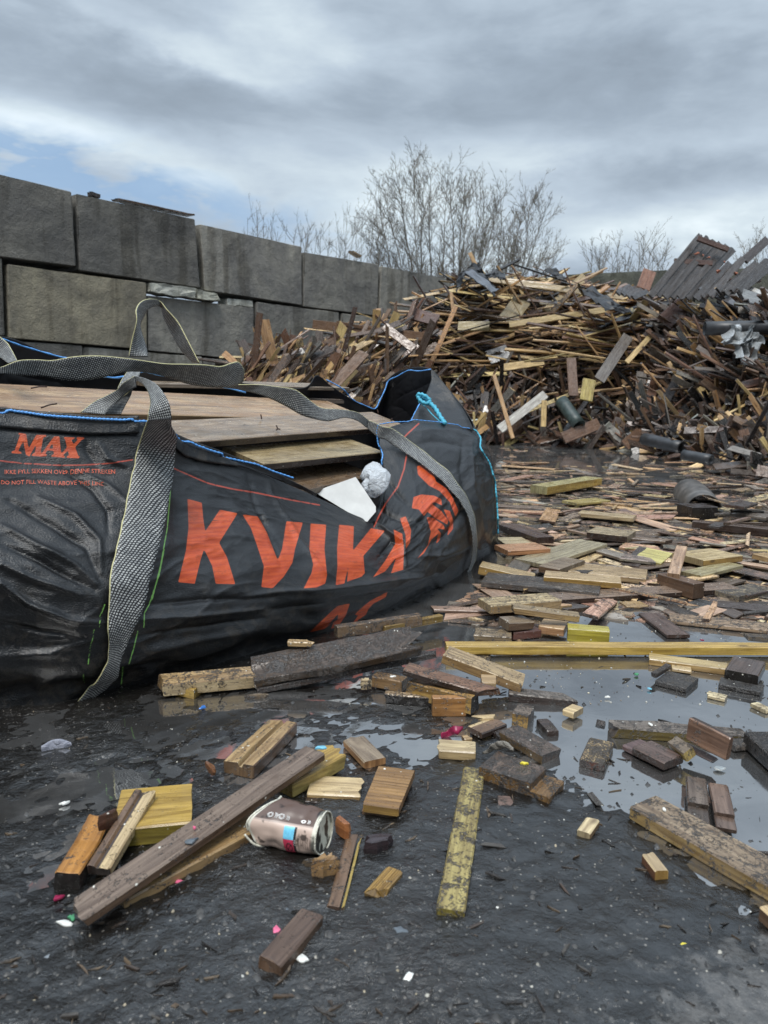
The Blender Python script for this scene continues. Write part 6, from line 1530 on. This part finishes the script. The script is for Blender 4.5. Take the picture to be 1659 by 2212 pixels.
def fregion(x, y):
    r = 'by the heap waterline' if y < 1010 else 'beyond the half-sunk drum' if y < 1060 else 'level with the dark cubic block' if y < 1130 else 'near the big grey-green board' if y < 1220 else 'near the long brown plank' if y < 1310 else 'just behind the mustard lath'
    s = 'beside the bag' if x < 1150 else 'left of centre' if x < 1270 else 'centre' if x < 1390 else 'right of centre' if x < 1520 else 'far right'
    return r, s
for i in range(292):
    x, y, p = samp_float(rng, 1330); (c, cn) = rng.choice(FC); mound = max(0, (x - 1480) / 200) * (y < 1190)
    L = rng.uniform(.06, .33) * (1 + .5 * (y < 1120)); W_b = min(L * .7, rng.choice([.018, .03, .045, .065, .09]) * rng.uniform(.8, 1.1)); T = rng.choice([.004, .006, .009, .013])
    an = rng.gauss(0, .7) if rng.random() < .7 else rng.uniform(-1.57, 1.57)
    d = Vector((math.cos(an), math.sin(an), rng.gauss(0, .035 + .12 * mound))).normalized()
    n = Vector((rng.gauss(0, .05 + .1 * mound), rng.gauss(0, .05 + .15 * mound), 1)).normalized(); yv = n.cross(d).normalized(); zv = d.cross(yv)
    m = Matrix((d, yv, zv)).transposed().to_4x4(); m.translation = Vector((p.x, p.y, T * rng.uniform(.5, .95) + rng.random() ** 2.5 * (.022 + .14 * mound) + .002)) - d * L / 2
    g = board_geo(L, W_b, T, shade(c, rng), rng.uniform(.1, .55), rng, detail=1, sk0=rng.uniform(-.03, .03), sk1=rng.uniform(-.04, .04), endcol=shade(DKB, rng), sidecol=shade(tuple(q * .6 for q in c), rng), jit=.001)
    o = link('floating_offcut', geo_mesh('floating_offcut', g), WOOD, None, m); r, s = fregion(x, y)
    sz = 'stubby' if L < .16 else 'short' if L < .26 else 'long' if L < .45 else 'longest'
    tag(o, f'{sz}{" thick" if T > .010 else " thin" if T < .005 else ""} {cn} offcut afloat {r}, {s}', 'floating offcut', 'offcuts floating on the puddle')
bulk = Bulk()
for i in range(2700):
    x, y, p = samp_float(rng, 1340 if rng.random() < .9 else 1400); (c, cn) = rng.choice(FC)
    if i % 4 == 0: x = rng.uniform(1700, 2500); y = rng.uniform(960, 1330); p = PZ(x, y, .012)
    L = (.015 + .16 * rng.random() ** 2) * (1 + .6 * (y < 1100)); W_b = min(L * .6, rng.uniform(.006, .06)); T = rng.uniform(.002, .008); an = rng.gauss(0, .8)
    d = Vector((math.cos(an), math.sin(an), rng.gauss(0, .05))).normalized(); n = Vector((rng.gauss(0, .08), rng.gauss(0, .08), 1)).normalized(); yv = n.cross(d).normalized(); zv = d.cross(yv)
    m = Matrix((d, yv, zv)).transposed().to_4x4(); m.translation = Vector((p.x, p.y, T * .7 + .001)) - d * L / 2
    bulk.add(board_geo(L, W_b, T, tuple(q * .9 for q in shade(c, rng)), rng.uniform(.2, .7), rng, detail=0, sk0=rng.uniform(-.03, .03), sk1=rng.uniform(-.03, .03)), m)
o = link('floating_splinters', geo_mesh('floating_splinters', (bulk.V, bulk.F, bulk.U, bulk.C)), WOOD); tag(o, 'carpet of small splinters and slats afloat on the puddle', 'splinters', None, 'stuff')

# ------------------------------------------------------------------ bare trees
BARK = simple('bare_bark', (.085, .072, .058), .8, 30, .3)
TWIG = simple('bare_twigs', (.14, .125, .10), .8, 30, .3)
def make_tree(label, px0, pyb, Yd, targets, rad0, seed, twigs=1.0, depth=3, cat='bare tree', group=None, name='bare_tree', sprd=1.0):
    rng = random.Random(seed); base = PY(px0, pyb, Yd); base.z = 0; root = empty(name, base); tag(root, label, cat, group)
    parts = {'trunk': ([], []), 'crown': ([], [])}
    def tubeseg(pts, r0, r1, part, seg):
        V, Fq = parts[part]; n0 = len(V); n = len(pts)
        for i, p in enumerate(pts):
            d = (pts[min(n - 1, i + 1)] - pts[max(0, i - 1)]).normalized(); x = d.cross(Vector((.1, 1, .1))).normalized(); y = d.cross(x); r = r0 + (r1 - r0) * i / (n - 1)
            for k in range(seg): a = 2 * math.pi * k / seg; V.append(p + x * math.cos(a) * r + y * math.sin(a) * r)
        for i in range(n - 1):
            for k in range(seg): Fq.append((n0 + i * seg + k, n0 + i * seg + (k + 1) % seg, n0 + (i + 1) * seg + (k + 1) % seg, n0 + (i + 1) * seg + k))
    def branch(p, d, L, r, lev):
        n = max(4, int(L / .28)); pts = [p.copy()]; dd = d.copy()
        for i in range(n):
            dd = (dd + Vector((rng.gauss(0, .12), rng.gauss(0, .12), rng.gauss(.03, .08)))).normalized(); pts.append(pts[-1] + dd * (L / n))
        tubeseg(pts, r, r * .5, 'crown', 3)
        if lev >= depth: return
        nc = int((3.0 + L * 4.2) * twigs)
        for k in range(nc):
            t_ = rng.uniform(.15, .98); i = min(n - 1, int(t_ * n)); q = pts[i].lerp(pts[i + 1], t_ * n - i)
            dloc = (pts[i + 1] - pts[i]).normalized(); pr = dloc.cross(Vector((rng.gauss(0, 1), rng.gauss(0, 1), rng.gauss(0, 1)))).normalized()
            nd = (dloc * rng.uniform(.65, 1.0) + pr * rng.uniform(.35, .85) + Vector((0, 0, .10))).normalized()
            branch(q, nd, L * rng.uniform(.25, .5) * (1 - .35 * t_), max(.0036, r * .40), lev + 1)
    for (tx, ty, lean) in targets:
        if 'tall' in label: tx = 992 + (tx - 992) * .92; ty = ty + 34 * (600 - ty) / 300
        tip = PY(tx, ty, Yd + rng.uniform(-1.2, 1.2)); s = base + Vector((rng.uniform(-.3, .3) * sprd, rng.uniform(-.3, .3), 0)); L = (tip - s).length
        n = 16; pts = []
        for i in range(n + 1):
            t_ = i / n; p = s.lerp(tip, t_); p.x += lean * math.sin(t_ * math.pi) ; p += Vector((noise.noise(Vector((t_ * 5, seed, tx))), noise.noise(Vector((t_ * 5, tx, 3))), 0)) * .14 * t_ ; pts.append(p)
        r0 = rad0 * rng.uniform(.75, 1.1)
        tubeseg(pts[:10], r0, r0 * .5, 'trunk', 7); tubeseg(pts[9:], r0 * .5, .006, 'crown', 4)
        for k in range(int(17 * twigs * (1 + L / 6))):
            t_ = rng.uniform(.16, .99); i = min(n - 1, int(t_ * n)); q = pts[i].lerp(pts[i + 1], t_ * n - i); dloc = (pts[i + 1] - pts[i]).normalized()
            pr = dloc.cross(Vector((rng.gauss(0, 1), rng.gauss(0, .6), rng.gauss(0, 1)))).normalized()
            nd = (dloc * rng.uniform(.6, 1.0) + pr * rng.uniform(.4, .95) + Vector((0, 0, .12))).normalized()
            branch(q, nd, L * rng.uniform(.10, .26) * (1.25 - .6 * t_), max(.007, r0 * .32 * (1 - .6 * t_)), 1)
    for k, (V, Fq) in parts.items():
        if V: pmesh(k, V, Fq, BARK if k == 'trunk' else TWIG, root, smooth=False)
make_tree('tall bare many-stemmed tree rising behind the wall corner', 975, 640, 24, [(845, 345, -.3), (800, 410, -.5), (885, 310, -.2), (800, 480, -.8), (925, 350, -.1), (965, 385, 0), (1000, 370, .1), (1050, 385, .2), (1090, 400, .3), (1135, 440, .4), (1165, 395, .6), (1192, 440, .5), (1205, 500, .6), (860, 430, -.4), (950, 470, 0), (1060, 460, .2), (1120, 490, .3), (1000, 520, .0), (900, 500, -.2), (1180, 560, .3), (840, 540, -.6), (1030, 430, .1), (905, 400, -.3), (1110, 530, .4), (1205, 545, .7), (805, 540, -.8), (880, 560, -.4), (820, 380, -.4), (1150, 420, .4), (1020, 400, 0), (975, 345, 0), (1080, 430, .2)], .040, 5, 1.15, sprd=2.2)
for lab, x0, tg, sd_i in [('low bare shrub furthest left behind the wall', 560, [(535, 470, -.1), (555, 458, 0), (585, 475, .1), (600, 500, .1), (545, 490, 0), (570, 465, 0)], 11), ('low bare shrub behind the wall, left of the taller brush', 640, [(622, 478, -.1), (645, 475, 0), (665, 490, .1), (690, 510, .1), (632, 490, 0), (655, 480, 0), (610, 500, -.1)], 12),
                     ('brushy bare shrub between the low shrubs and the tall tree', 735, [(715, 485, -.1), (745, 450, 0), (765, 440, .1), (790, 470, .2), (700, 510, -.1), (730, 460, 0), (755, 470, .1), (780, 500, .2), (805, 520, .2)], 13)]:
    make_tree(lab, x0, 620, 27, tg, .016, sd_i, .7, 3, 'bare shrub', 'bare shrubs behind the wall', 'bare_shrub')
make_tree('wide bare shrub above the back wall left of the slatted panel', 1355, 640, 22, [(1280, 550, -.3), (1300, 525, -.2), (1335, 530, 0), (1365, 530, 0), (1390, 508, .1), (1415, 520, .2), (1440, 545, .3), (1275, 575, -.2), (1320, 545, 0), (1350, 545, 0), (1380, 530, 0), (1405, 540, .1), (1425, 560, .2), (1295, 560, -.1)], .022, 14, .8, 3, 'bare shrub', 'bare shrubs behind the wall', 'bare_shrub')
make_tree('small bare shrub at the right edge above the panels', 1640, 620, 22, [(1610, 530, -.1), (1628, 520, 0), (1650, 530, .1), (1670, 515, .1), (1640, 540, 0), (1600, 550, -.1)], .02, 15, .8, 3, 'bare shrub', 'bare shrubs behind the wall', 'bare_shrub')
